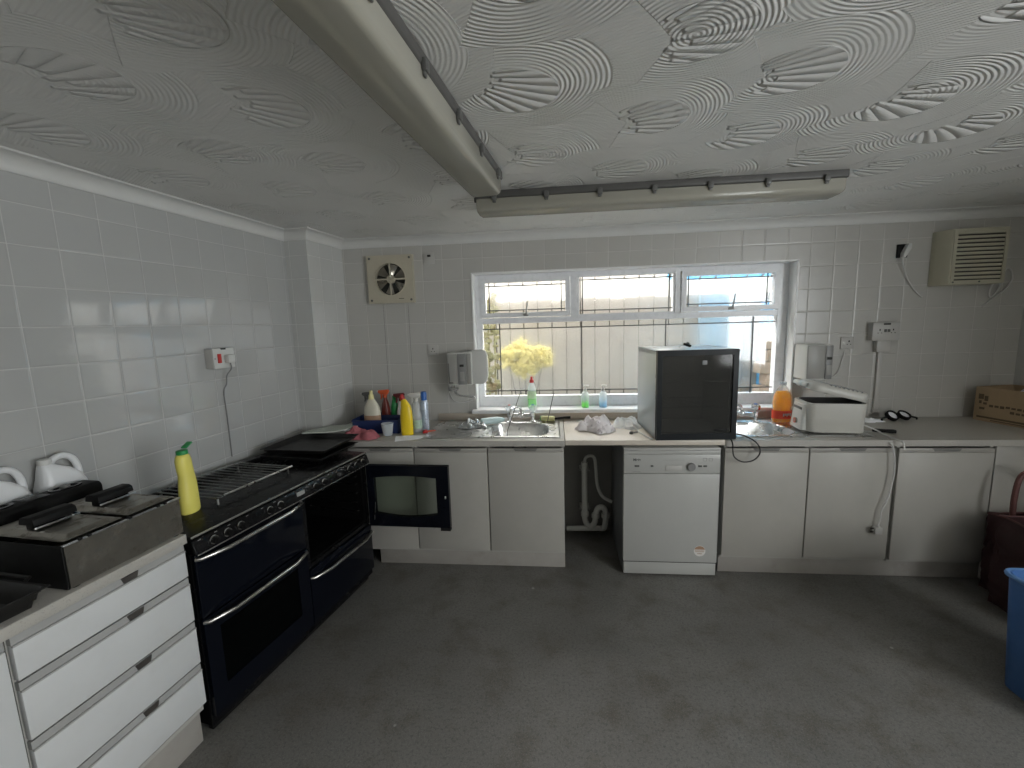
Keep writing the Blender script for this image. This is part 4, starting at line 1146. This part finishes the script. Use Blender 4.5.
# ------------------------------------------------------------------ between the left sink and the fridge
ZM = WT1 + .0035
crumple('tea_towel', 'crumpled white patterned tea towel on the pale worktop', 'towel', (2.105, -.335, ZM), (.130, .130, .19), M['patterned'], 5, .72, 64, 34, 4.5, 1.1)
crumple('plastic_bag', 'crumpled clear plastic bag between the tea towel and the fridge', 'bag', (2.330, -.270, ZM), (.095, .100, .19), M['film'], 11, .72, 64, 34, 4.5, 1.1)
t = thing('bottle_stopper', 'small dark plug lying in front of the clear plastic bag', 'plug', (2.318, -.470, ZM), .5)
G().lathe([(0, 0), (.012, 0), (.013, .010), (.009, .016), (0, .017)], seg=16).build('body', M['darkgrey'], t)
G().cyl((.010, 0, .007), (.050, 0, .007), .005, 10).build('stem', M['midgrey'], t)
o = G().tube([(2.345, -.385, ZM + .045), (2.36, -.41, ZM + .022), (2.385, -.50, ZM + .006), (2.415, -.605, ZM + .005), (2.425, -.612, ZM + .005)], .005, 8).build('white_strap', M['white'])
tag(o, 'white strip running from the plastic bag to the front corner of the fridge', 'strip')

# ------------------------------------------------------------------ instant water heaters
def water_heater(label, x, flap):
    t = thing('water_heater', label, 'water heater', (x, 0, 1.338))
    w, h, d = (.092 if flap else .085), .122, .165
    G().box(-w, w, -d, -.001, -h, h, .006).build('casing', M['white'], t)
    s0, s1 = (-.014, .052) if flap else (.036, .083)
    G().box(-w + .004, s0 - .003, -d - .006, -d + .002, -.114, .116, .004).build('front_panel', M['heaterfront'], t)
    c = G().box(s0, s1, -d - .006, -d + .002, -.118, .116, .004).build('control_strip', M['midgrey'], t)
    if flap:
        G().box(s1 + .003, w - .003, -d - .006, -d + .002, -.114, .116, .004).build('front_edge', M['heaterfront'], t)
        G().box(-.083, -.077, -d - .008, -d - .005, -.10, .045).box(-.083, -.050, -d - .008, -d - .005, -.106, -.098).build('panel_slot', M['darkgrey'], t, smooth=False)
        P = [(.088, -.120), (.165, -.122), (.195, -.105), (.208, -.06), (.208, .095), (.192, .132), (.170, .142), (.088, .140)]
        G().prism(P, 'y', -.130, -.085, bev=.008).build('side_cover', M['white'], t)
    cx = (s0 + s1) / 2
    G().box(cx - .016, cx + .016, -d - .010, -d - .005, .018, .036, .002).build('indicator', M['slot'], c)
    G().box(cx - .016, cx + .016, -d - .009, -d - .005, -.09, -.02, .002).build('rating_plate', M['heaterfront'], c)
    q = -.055 if flap else .0
    g = G(); g.cyl((q, -.10, -h), (q, -.10, -h - .045), .010, 14); g.cyl((q - .026, -.10, -h - .036), (q + .026, -.10, -h - .036), .014, 14)
    g.tube([(q, -.10, -h - .045), (q + .008, -.115, -h - .072), (q + .05, -.13, -h - .084), (q + (.150 if flap else .06), -.15, -h - .092), (q + (.156 if flap else .066), -.152, -h - .104)], .009, 10)
    sp = g.build('spout', M['chrome'], t)
    G().lathe([(0, 0), (.018, 0), (.020, .012), (.016, .022), (0, .023)], seg=14, M=Matrix.Translation((q - .028, -.10, -h - .036)) @ Matrix.Rotation(-PI / 2, 4, 'Y')).build('tap_knob', M['midgrey'], sp)
    return t
t = water_heater('small white water heater box with a tap left of the window', 1.103, True)
G().tube([(-.085, -.03, -.115), (-.125, -.012, -.178), (-.095, -.010, -.258), (-.03, -.010, -.283), (.06, -.012, -.265)], .003, 8).build('cord', M['whitecable'], t)
t = water_heater('small white water heater box above the white fryer, right of the window', 3.645, False)
G().tube([(.080, -.03, -.098), (.16, -.012, -.133), (.22, -.010, -.088), (.255, -.010, .06)], .003, 8).build('cord', M['whitecable'], t)

# ------------------------------------------------------------------ extractor fan
t = thing('extractor_fan', 'square beige extractor fan with a round opening high on the left', 'extractor fan', (.565, 0, 2.032))
n = 48; S = .181
def sq(k):
    a = 2 * PI * k / n; c, s = math.cos(a), math.sin(a); m = max(abs(c), abs(s))
    x, z = c / m * S, s / m * S
    return (x, z)
O = [sq(k) for k in range(n)]; I = [(.126 * math.cos(2 * PI * k / n), .126 * math.sin(2 * PI * k / n)) for k in range(n)]
G().ring(O, I, 'y', -.040, -.001).build('plate', M['cream'], t, ang=30)
I2 = [(.120 * math.cos(2 * PI * k / n), .120 * math.sin(2 * PI * k / n)) for k in range(n)]
G().ring(I, I2, 'y', -.046, -.001).build('rim', M['cream'], t)
G().lathe([(0, 0), (.124, 0), (.124, .004), (0, .004)], seg=40, M=Matrix.Translation((0, -.001, 0)) @ Matrix.Rotation(PI / 2, 4, 'X')).build('duct', M['slot'], t)
for k in range(6):
    a0 = 2 * PI * k / 6 + .35
    def bl(u, v, a0=a0):
        r = .034 + .080 * v; a = a0 + (u - .5) * (.62 + .12 * v)
        return (r * math.cos(a), -.014 - (u - .5) * .020, r * math.sin(a))
    G().grid(8, 6, bl, .0015).build('blade', M['mirror'], t)
G().cyl((0, -.006, 0), (0, -.036, 0), .032, 28, bev=.003).build('hub', M['cream'], t)
g = G()
for a in (0, PI / 2): g.box(-.122, .122, -.043, -.037, -.006, .006, .002, M=Matrix.Rotation(a, 4, 'Y'))
g.build('guard', M['cream'], t)
for x in (-.158, .158):
    for z in (-.158, .158): G().cyl((x, -.042, z), (x, -.0385, z), .009, 12).build('screw', M['darkgrey'], t)
G().box(.06, .10, -.0412, -.039, -.150, -.146).build('maker_mark', M['slot'], t, smooth=False)
for x in (.475, .665):
    pass
g = G().box(.478, .4795, -.0012, -.0004, 1.02, 1.845).build('tile_crack', M['slot'], smooth=False)
tag(g, 'thin dark vertical seam in the tiles below the extractor fan, left one', 'seam', None, 'structure')
g = G().box(.680, .6815, -.0012, -.0004, 1.02, 1.845).build('tile_crack', M['slot'], smooth=False)
tag(g, 'thin dark vertical seam in the tiles below the extractor fan, right one', 'seam', None, 'structure')

# ------------------------------------------------------------------ sockets and switches on the window wall
def plate(name, label, x, z, w=.043, h=.043, d=.010, cat='socket', col='whitegrey'):
    t = thing(name, label, cat, (x, 0, z))
    G().box(-w, w, -d, -.0005, -h, h, .003).build('face_plate', M[col], t)
    return t
def pins(t, cx, d=.010):
    g = G()
    g.box(cx - .004, cx + .004, -d - .0008, -d + .001, .006, .018); g.box(cx - .015, cx - .008, -d - .0008, -d + .001, -.012, -.007); g.box(cx + .008, cx + .015, -d - .0008, -d + .001, -.012, -.007)
    g.build('pin_holes', M['slot'], t, smooth=False)
t = plate('fan_switch', 'small square switch beside the extractor fan, under the cove', .870, 2.180, cat='switch')
G().box(-.012, .014, -.0155, -.0095, .010, .026, .002).build('rocker', M['slot'], t)
t = plate('socket', 'single socket on the tiles below the extractor fan', .862, 1.476); pins(t, 0)
G().cyl((.025, -.0115, -.028), (.025, -.0100, -.028), .004, 10).build('screw', M['midgrey'], t)
t = plate('socket', 'single socket right of the right water heater', 3.914, 1.458); pins(t, .010)
G().box(-.032, -.018, -.015, -.0095, -.012, .012, .002).build('rocker', M['white'], t)
t = thing('double_socket', 'white double socket on a deep box above the plastic trunking', 'socket', (4.138, 0, 1.535))
G().box(-.090, .086, -.045, -.0005, -.062, .062, .004).build('back_box', M['whitegrey'], t)
f = G().box(-.092, .088, -.055, -.045, -.064, .064, .004).build('face_plate', M['whitegrey'], t)
for cx in (-.045, .042): pins(f, cx, .055)
G().box(-.024, .022, -.0565, -.054, .046, .058, .001).build('switch_pair', M['slot'], f)
for cx in (-.01, .012): G().box(cx - .008, cx + .008, -.060, -.054, -.004, .016, .002).build('rocker', M['darkgrey'], f)
t = thing('cable_trunking', 'white plastic trunking dropping from the double socket to the worktop', 'trunking', (4.138, 0, .915))
G().box(-.016, .016, -.018, -.0005, .045, .505, .002).build('channel', M['whitegrey'], t)
G().box(-.045, .045, -.040, -.0005, .475, .556, .003).build('joint_box', M['whitegrey'], t)
G().box(-.022, .022, -.022, -.0005, .030, .050, .002).build('end_cap', M['whitegrey'], t)

# fan heater on the wall
wh = t = thing('wall_heater', 'yellowed cream louvred heater high on the right of the window wall', 'heater', (4.595, 0, 2.018))
w, h, d = .185, .181, .12
prof = [(-w, -.001), (-w + .004, -.03), (-w + .036, -d), (w, -d), (w, -.001)]
G().prism(prof, 'z', -h, h, bev=.004).build('casing', M['heatercream'], t, smooth=False)
g = G().frame(-w + .040, w - .004, -h + .006, h - .006, .020, -d - .008, -d + .001)
fr_ = g.build('grille_frame', M['heatercream'], t, smooth=False)
for i in range(12):
    z = -h + .043 + i * .0262
    G().box(-w + .060, w - .026, -d - .0075, -d + .002, z - .0085, z + .0085, .002, M=Matrix.Translation((0, -d, z)) @ Matrix.Rotation(-.35, 4, 'X') @ Matrix.Translation((0, d, -z))).build('louvre', M['heatercream'], fr_)
G().box(-w + .058, w - .022, -d - .0012, -d + .0005, -h + .028, h - .028).build('dark_gap', M['slot'], fr_, smooth=False)
for x in (-.13, .03): G().cyl((x, -d - .011, -h + .016), (x, -d - .007, -h + .016), .006, 10).build('screw', M['darkgrey'], fr_)
t = thing('plug', 'white plug in a black wall outlet left of the cream heater', 'plug', (4.225, 0, 2.085))
G().box(-.035, .030, -.014, -.0005, -.045, .045, .002).build('black_outlet', M['blackmatt'], t)
G().prism([(-.004, -.048), (.030, .010), (.030, .045), (.010, .045), (-.018, -.020), (-.018, -.048)], 'y', -.048, -.014, bev=.004).build('body', M['white'], t)
G().tube([(-.01, -.032, -.045), (.0, -.03, -.10), (.045, -.016, -.19), (.10, -.010, -.27), (.155, -.008, -.32)], .0036, 8).build('cord', M['whitecable'], t)
G().tube([(p_[0] - 4.665, p_[1], p_[2] - 2.018) for p_ in [(4.885, -.020, 1.985), (4.89, -.03, 1.90), (4.86, -.025, 1.80), (4.88, -.012, 1.75), (4.915, -.020, 1.80), (4.93, -.030, 1.92), (4.965, -.03, 1.935), (4.995, -.02, 1.87), (4.965, -.012, 1.80), (4.92, -.008, 1.76), (4.84, -.008, 1.69)]], .0045, 8).build('loose_cable', M['whitecable'], None).parent = wh

# ------------------------------------------------------------------ right worktop
t = thing('squash_bottle', 'large orange squash bottle at the back of the right sink', 'bottle', (3.415, -.165, WT1 + .008), .2)
sqp = [(0, 0), (.060, 0), (.066, .010), (.066, .07), (.062, .10), (.066, .13), (.060, .19), (.040, .235), (.022, .258), (.020, .268), (0, .269)]
G().lathe(sqp, seg=28, sy=.78).build('body', M['clearbottle'], t)
G().lathe([(0, .003), (.058, .003), (.064, .012), (.064, .07), (.060, .10), (.064, .13), (.058, .188), (.044, .22), (0, .221)], seg=28, sy=.77).build('squash', M['squash'], t)
G().lathe([(.0668, .030), (.0668, .088)], seg=28, sy=.79).build('label', M['label_red'], t)
G().cyl((0, 0, .264), (0, 0, .286), .023, 20, bev=.002).build('cap', M['clearplastic'], t)
g = G()
for i in range(5): g.box(-.030 + i * .013, -.022 + i * .013, -.0545, -.0525, .050 + .006 * (i % 2), .070)
g.build('label_print', M['label_white'], t, smooth=False)

# white deep fryer with the lid ajar
WF = thing('deep_fryer', 'small white deep fryer with its lid ajar on the right draining board', 'fryer', (3.413, -.490, WT1 + .009), math.radians(-7))
# local X along the long side, Y into the wall
def rr(x0, x1, y0, y1, r, n=6):
    P = []
    for cx, cy, a0 in ((x1 - r, y1 - r, 0), (x0 + r, y1 - r, PI / 2), (x0 + r, y0 + r, PI), (x1 - r, y0 + r, 1.5 * PI)):
        for k in range(n + 1): a = a0 + PI / 2 * k / n; P.append((cx + r * math.cos(a), cy + r * math.sin(a)))
    return P
rings = []
for z, gx in ((0.006, -.006), (.012, 0), (.10, .004), (.184, .010), (.192, .008)):
    rings.append([(x, y, z) for x, y in rr(.004 - gx, .325 + gx * .6, -.004 - gx * .4, .235 + gx, .045)])
G().loft(rings).build('body', M['fryerwhite'], WF, ang=50)
cpn = G(); cpn.loft([[(x, y, z) for x, y in rr(-.030 + z * .10, .018, .030, .205, .018)] for z in (.012, .06, .12, .176)])
cpo = cpn.build('control_panel', M['white'], WF, ang=50)
G().lathe([(0, 0), (.018, 0), (.018, .007), (.014, .012), (0, .012)], seg=20, M=Matrix.Translation((-.026, .105, .062)) @ Matrix.Rotation(-PI / 2, 4, 'Y')).build('dial', M['applgrey'], cpo)
G().lathe([(.011, 0), (.018, 0), (.018, .002), (.011, .002)], seg=20, M=Matrix.Translation((-.037, .105, .062)) @ Matrix.Rotation(-PI / 2, 4, 'Y')).build('dial_ring', M['orange_p'], cpo)
G().box(-.022, -.012, .06, .17, .140, .155, .002).build('lamp_strip', M['darkgrey'], cpo)
G().loft([[(x, y, z) for x, y in rr(.014, .312, .012, .222, .040)] for z in (.186, .196)]).build('inner_rim', M['blackmatt'], WF)
LM = Matrix.Translation((.325, 0, .198)) @ Matrix.Rotation(math.radians(14), 4, 'Y') @ Matrix.Translation((-.325, 0, -.194))
rings = []
for z, gx in ((.194, .004), (.200, .010), (.232, .006), (.246, -.016), (.251, -.045)):
    rings.append([(x, y, z) for x, y in rr(-.004 - gx, .325 + gx * .4, -.002 - gx * .5, .235 + gx, max(.02, .045 + gx * .5))])
t_ = G(); t_.loft([[tuple(LM @ Vector(p)) for p in r] for r in rings]); lid = t_.build('lid', M['fryerwhite'], WF, ang=50)
g = G()
for i in range(8): g.box(.095 + i * .025, .104 + i * .025, .004, .15, .2440, .2535, .001, M=LM)
g.build('vent_slots', M['midgrey'], lid, smooth=False)
g = G().prism([(-.050, .208), (.002, .204), (.006, .230), (-.030, .240), (-.052, .228)], 'y', .055, .175, M=LM, bev=.004)
g.build('lid_handle', M['white'], lid)
for x in (.04, .29):
    for y in (.03, .20): G().cyl((x, y, 0), (x, y, .010), .012, 12).build('foot', M['blackmatt'], WF)
G().tube([(.335, .08, .05), (.40, .05, .02), (.42, -.02, .003), (.435, -.10, -.002), (.452, -.128, -.01), (.458, -.133, -.05)], .0042, 8).build('cord', M['whitecable'], WF)
t = thing('hanging_plug', 'white plug on a cord hanging in front of the cupboard below the white fryer', 'plug', (3.772, -.640, .345))
G().box(-.022, .022, -.016, .018, -.024, .022, .006).build('body', M['whitegrey'], t)
for x, z in ((-.030, -.010), (-.030, .010)): G().box(x - .010, x + .010, -.003, .003, z - .003, z + .003).build('pin', M['notchdark'], t, smooth=False)
G().tube([(.002, 0, .020), (.010, 0, .07), (.012, -.004, .13), (.030, -.006, .18), (.048, -.006, .26), (.060, -.006, .36), (.055, -.006, .45), (.040, -.002, .535), (.025, .000, .552)], .0042, 8).build('cord', M['whitecable'], t)

t = thing('goggles', 'black rimmed pair of round goggles lying on the right worktop by the wall', 'goggles', (4.215, -.115, ZW), .2)
for x, rot in ((-.042, .75), (.050, .60)):
    Mx = Matrix.Translation((x, .0, .036)) @ Matrix.Rotation(rot, 4, 'X')
    G().lathe([(.030, -.012), (.040, -.012), (.041, .010), (.031, .012), (.030, -.012)], seg=28, M=Mx).build('rim', M['blackmatt'], t)
    G().lathe([(0, .003), (.031, .002)], seg=28, M=Mx).build('lens', M['paper'], t)
G().tube([(.09, 0, .03), (.12, .01, .020), (.15, 0, .012), (.13, -.02, .008)], .006, 8).build('strap', M['blackmatt'], t)
G().tube([(-.082, 0, .03), (-.11, .005, .016), (-.13, -.01, .012)], .007, 8).build('strap', M['blackmatt'], t)
crumple('paper_towel', 'crumpled white paper beside the goggles on the right worktop', 'paper', (4.025, -.135, ZW), (.075, .050, .040), M['paper'], 21, .5)
t = thing('knife', 'black handled kitchen knife lying near the front of the right worktop', 'knife', (3.875, -.455, ZW + .014), -.42)
G().loft([[(x, y * s, z * s) for y, z in ((.014, 0), (.010, .010), (-.010, .010), (-.014, 0), (-.010, -.010), (.010, -.010))] for x, s in ((-.045, .8), (-.03, 1), (.02, .95), (.06, 1.15), (.072, .9))]).build('handle', M['blackmatt'], t)
G().prism([(-.045, -.012), (-.045, .012), (-.16, .016), (-.215, -.004), (-.19, -.012)], 'z', -.012, -.010).build('blade', M['steel'], t, smooth=False)

# cardboard box
t = thing('cardboard_box', 'open brown cardboard box with dark print on the right end of the worktop', 'box', (4.722, -.090, ZW), math.radians(-78))
BL, BD, BH = .46, .29, .232
g = G(); k = .004
g.box(0, BL, 0, k, 0, BH); g.box(0, BL, BD - k, BD, 0, BH); g.box(0, k, k, BD - k, 0, BH); g.box(BL - k, BL, k, BD - k, 0, BH); g.box(k, BL - k, k, BD - k, 0, k)
g.build('carton', M['card'], t, smooth=False)
G().prism([(k, BH - .004), (k + .003, BH - .001), (k + .05, BH - .11), (k + .046, BH - .112)], 'y', k + .004, BD - k - .004).build('flap', M['card'], t, smooth=False)
rnd = random.Random(4); g = G()
for i in range(9): x = .085 + i * .030; g.box(x, x + .022, -.0012, -.0002, .105 + rnd.uniform(-.004, .004), .118 + rnd.uniform(0, .005))
for i in range(4): x = .20 + i * .030; g.box(x, x + .022, -.0012, -.0002, .076, .088 + rnd.uniform(0, .006))
for i in range(5): x = .33 + i * .022; g.box(x, x + .016, -.0012, -.0002, .07, .080)
g.box(.02, .44, -.0012, -.0002, .022, .034); g.box(.10, .40, -.0012, -.0002, .010, .016)
g.box(.385, .44, -.0012, -.0002, .12, .17)
for a, b, c, d in ((.02, .05, .15, .185), (.055, .075, .14, .175), (.025, .04, .12, .14), (.05, .07, .115, .130), (.03, .06, .08, .095)): g.box(a, b, -.0012, -.0002, c, d)
g.build('printing', M['cardmark'], t, smooth=False)
crumple('packing_paper', 'crumpled white packing paper showing at the top of the cardboard box', 'paper', (4.895, -.275, ZW + .15), (.085, .11, .17), M['paper'], 31, .5)

# ------------------------------------------------------------------ bags and the bin on the floor
def bag(label, loc, rz, w, d, h, hz, drop, straps=True):
    t = thing('woven_bag', label, 'bag', loc, rz, None)
    rings = []
    for i in range(15):
        v = i / 14; z = h * v; bul = 1 + .05 * math.sin(PI * v) + .02 * math.sin(9 * v)
        ring = []
        for j, (x, y) in enumerate(rr(-w * bul, w * bul, -d * bul, d * bul, .03)):
            wob = .010 * math.sin(j * .9 + i * .8) + .006 * math.sin(j * 2.3 - i * 1.3)
            zz = z + (drop * (x / w) if v > .9 else drop * (x / w) * v * .5)
            ring.append((x + wob * (x > 0 or -1), y + wob * .6, max(.001, zz)))
        rings.append(ring)
    inner = [[(x * .95, y * .94, z) for x, y, z in r] for r in rings[:1:-1]]
    G().loft(rings + inner, cap=True).build('sack', M['maroon'], t, ang=60)
    tr = [(x * 1.012, y * 1.012, z + .002) for x, y, z in rings[-1]]
    G().tube(tr, .005, 6, smooth=False, closed=True).build('rim_binding', M['pink'] if False else mat('maroon_trim', (.09, .032, .03), .6), t)
    if straps:
        for sy in (-1,):
            g = G()
            P = [(-w * .85, sy * d * 1.05, h * .82), (-w * .95, sy * d * 1.1, h + hz * .5), (-w * .70, sy * d, h + hz), (w * .15, sy * d, h + hz * .95), (w * .38, sy * d * 1.1, h + hz * .45), (w * .42, sy * d * 1.05, h * .82)]
            g.tube(P, .013, 8); g.build('carry_strap', mat('maroon_strap', (.11, .04, .035), .6), t)
    return t
bag('dark maroon woven bag standing open on the floor behind the blue bin', (4.470, -.990, 0), math.radians(-4), .200, .175, .520, .04, 0.0, False)
bag('taller maroon woven bag with a raised carry strap behind the open maroon bag', (4.520, -.700, 0), math.radians(2), .150, .055, .470, .28, 0.0)

t = thing('storage_bin', 'blue plastic bin on the floor at the right edge', 'bin', (3.985, -1.560, 0), 0.0)
rings = []
def R4(w, d, r, z): return [(x, y, z) for x, y in rr(-w, w, -d, d, r)]
B0, B1 = (.195, .165), (.222, .195); H = .53
rings = [R4(B0[0] - .006, B0[1] - .006, .04, 0), R4(*B0, .045, .006), R4(B1[0] - .006, B1[1] - .006, .05, H - .03), R4(B1[0] - .006, B1[1] - .006, .05, H), R4(B1[0] - .011, B1[1] - .011, .047, H), R4(B0[0] - .008, B0[1] - .008, .042, .012)]
G().loft(rings).build('tub', M['binblue'], t, ang=50)
g = G(); g.tube(R4(B1[0], B1[1], .052, H - .006), .0095, 10, smooth=False, closed=True)
g.build('rim', mat('bin_rim_blue', (.10, .22, .46), .45), t)

# ------------------------------------------------------------------ camera, sky, exposure
cam = bpy.data.cameras.new('camera'); co = bpy.data.objects.new('camera', cam); COL.objects.link(co)
Rv = Vector((0.99499512, 0.09559148, -0.029103)); Uv = Vector((0.01541932, 0.14088181, 0.98990634)); Fv = Vector((-0.09872669, 0.98540072, -0.13870276))
mw = Matrix(((Rv.x, Uv.x, -Fv.x, 1.81429534), (Rv.y, Uv.y, -Fv.y, -3.33685132), (Rv.z, Uv.z, -Fv.z, 1.66597572), (0, 0, 0, 1)))
co.matrix_world = mw
cam.sensor_width = 36; cam.lens = 430.9058 / 1024 * 36; cam.clip_start = .02
SC.camera = co

w = bpy.data.worlds.new('overcast'); SC.world = w; w.use_nodes = True
n = NT(w.node_tree); bg = w.node_tree.nodes['Background']
tc = n.node('ShaderNodeTexCoord'); sp = n.node('ShaderNodeSeparateXYZ'); n.link(tc.outputs['Generated'], sp.inputs[0])
c = n.mix(n.step(sp.outputs[1], -.5, .5), (.95, .985, 1.0), (1.0, .985, .95))
n.link(c, bg.inputs[0]); n.link(n.lerp(n.step(sp.outputs[1], .15, .6), 13.0, 10.0), bg.inputs[1])
def portal(loc, rot, sx, sy):
    l = bpy.data.lights.new('sky_portal', 'AREA'); l.shape = 'RECTANGLE'; l.size = sx; l.size_y = sy
    o = bpy.data.objects.new('sky_portal', l); COL.objects.link(o); o.location = loc; o.rotation_euler = rot
    l.cycles.is_portal = True
    return o
portal(((WX0 + WX1) / 2, .21, (WZ0 + WZ1) / 2), (-PI / 2, 0, 0), WX1 - WX0, WZ1 - WZ0)
portal((XR + .14, (RY0 + RY1) / 2, (RZ0 + RZ1) / 2), (0, PI / 2, 0), RZ1 - RZ0, RY1 - RY0)
SC.view_settings.view_transform = 'Standard'; SC.view_settings.look = 'None'
SC.view_settings.exposure = 0.0; SC.view_settings.gamma = 1.0; SC.view_settings.use_curve_mapping = False
SC.cycles.max_bounces = 12; SC.cycles.diffuse_bounces = 6; SC.cycles.glossy_bounces = 5; SC.cycles.transmission_bounces = 8; SC.cycles.transparent_max_bounces = 16
SC.cycles.use_denoising = True; SC.cycles.caustics_refractive = True; SC.cycles.sample_clamp_indirect = 6
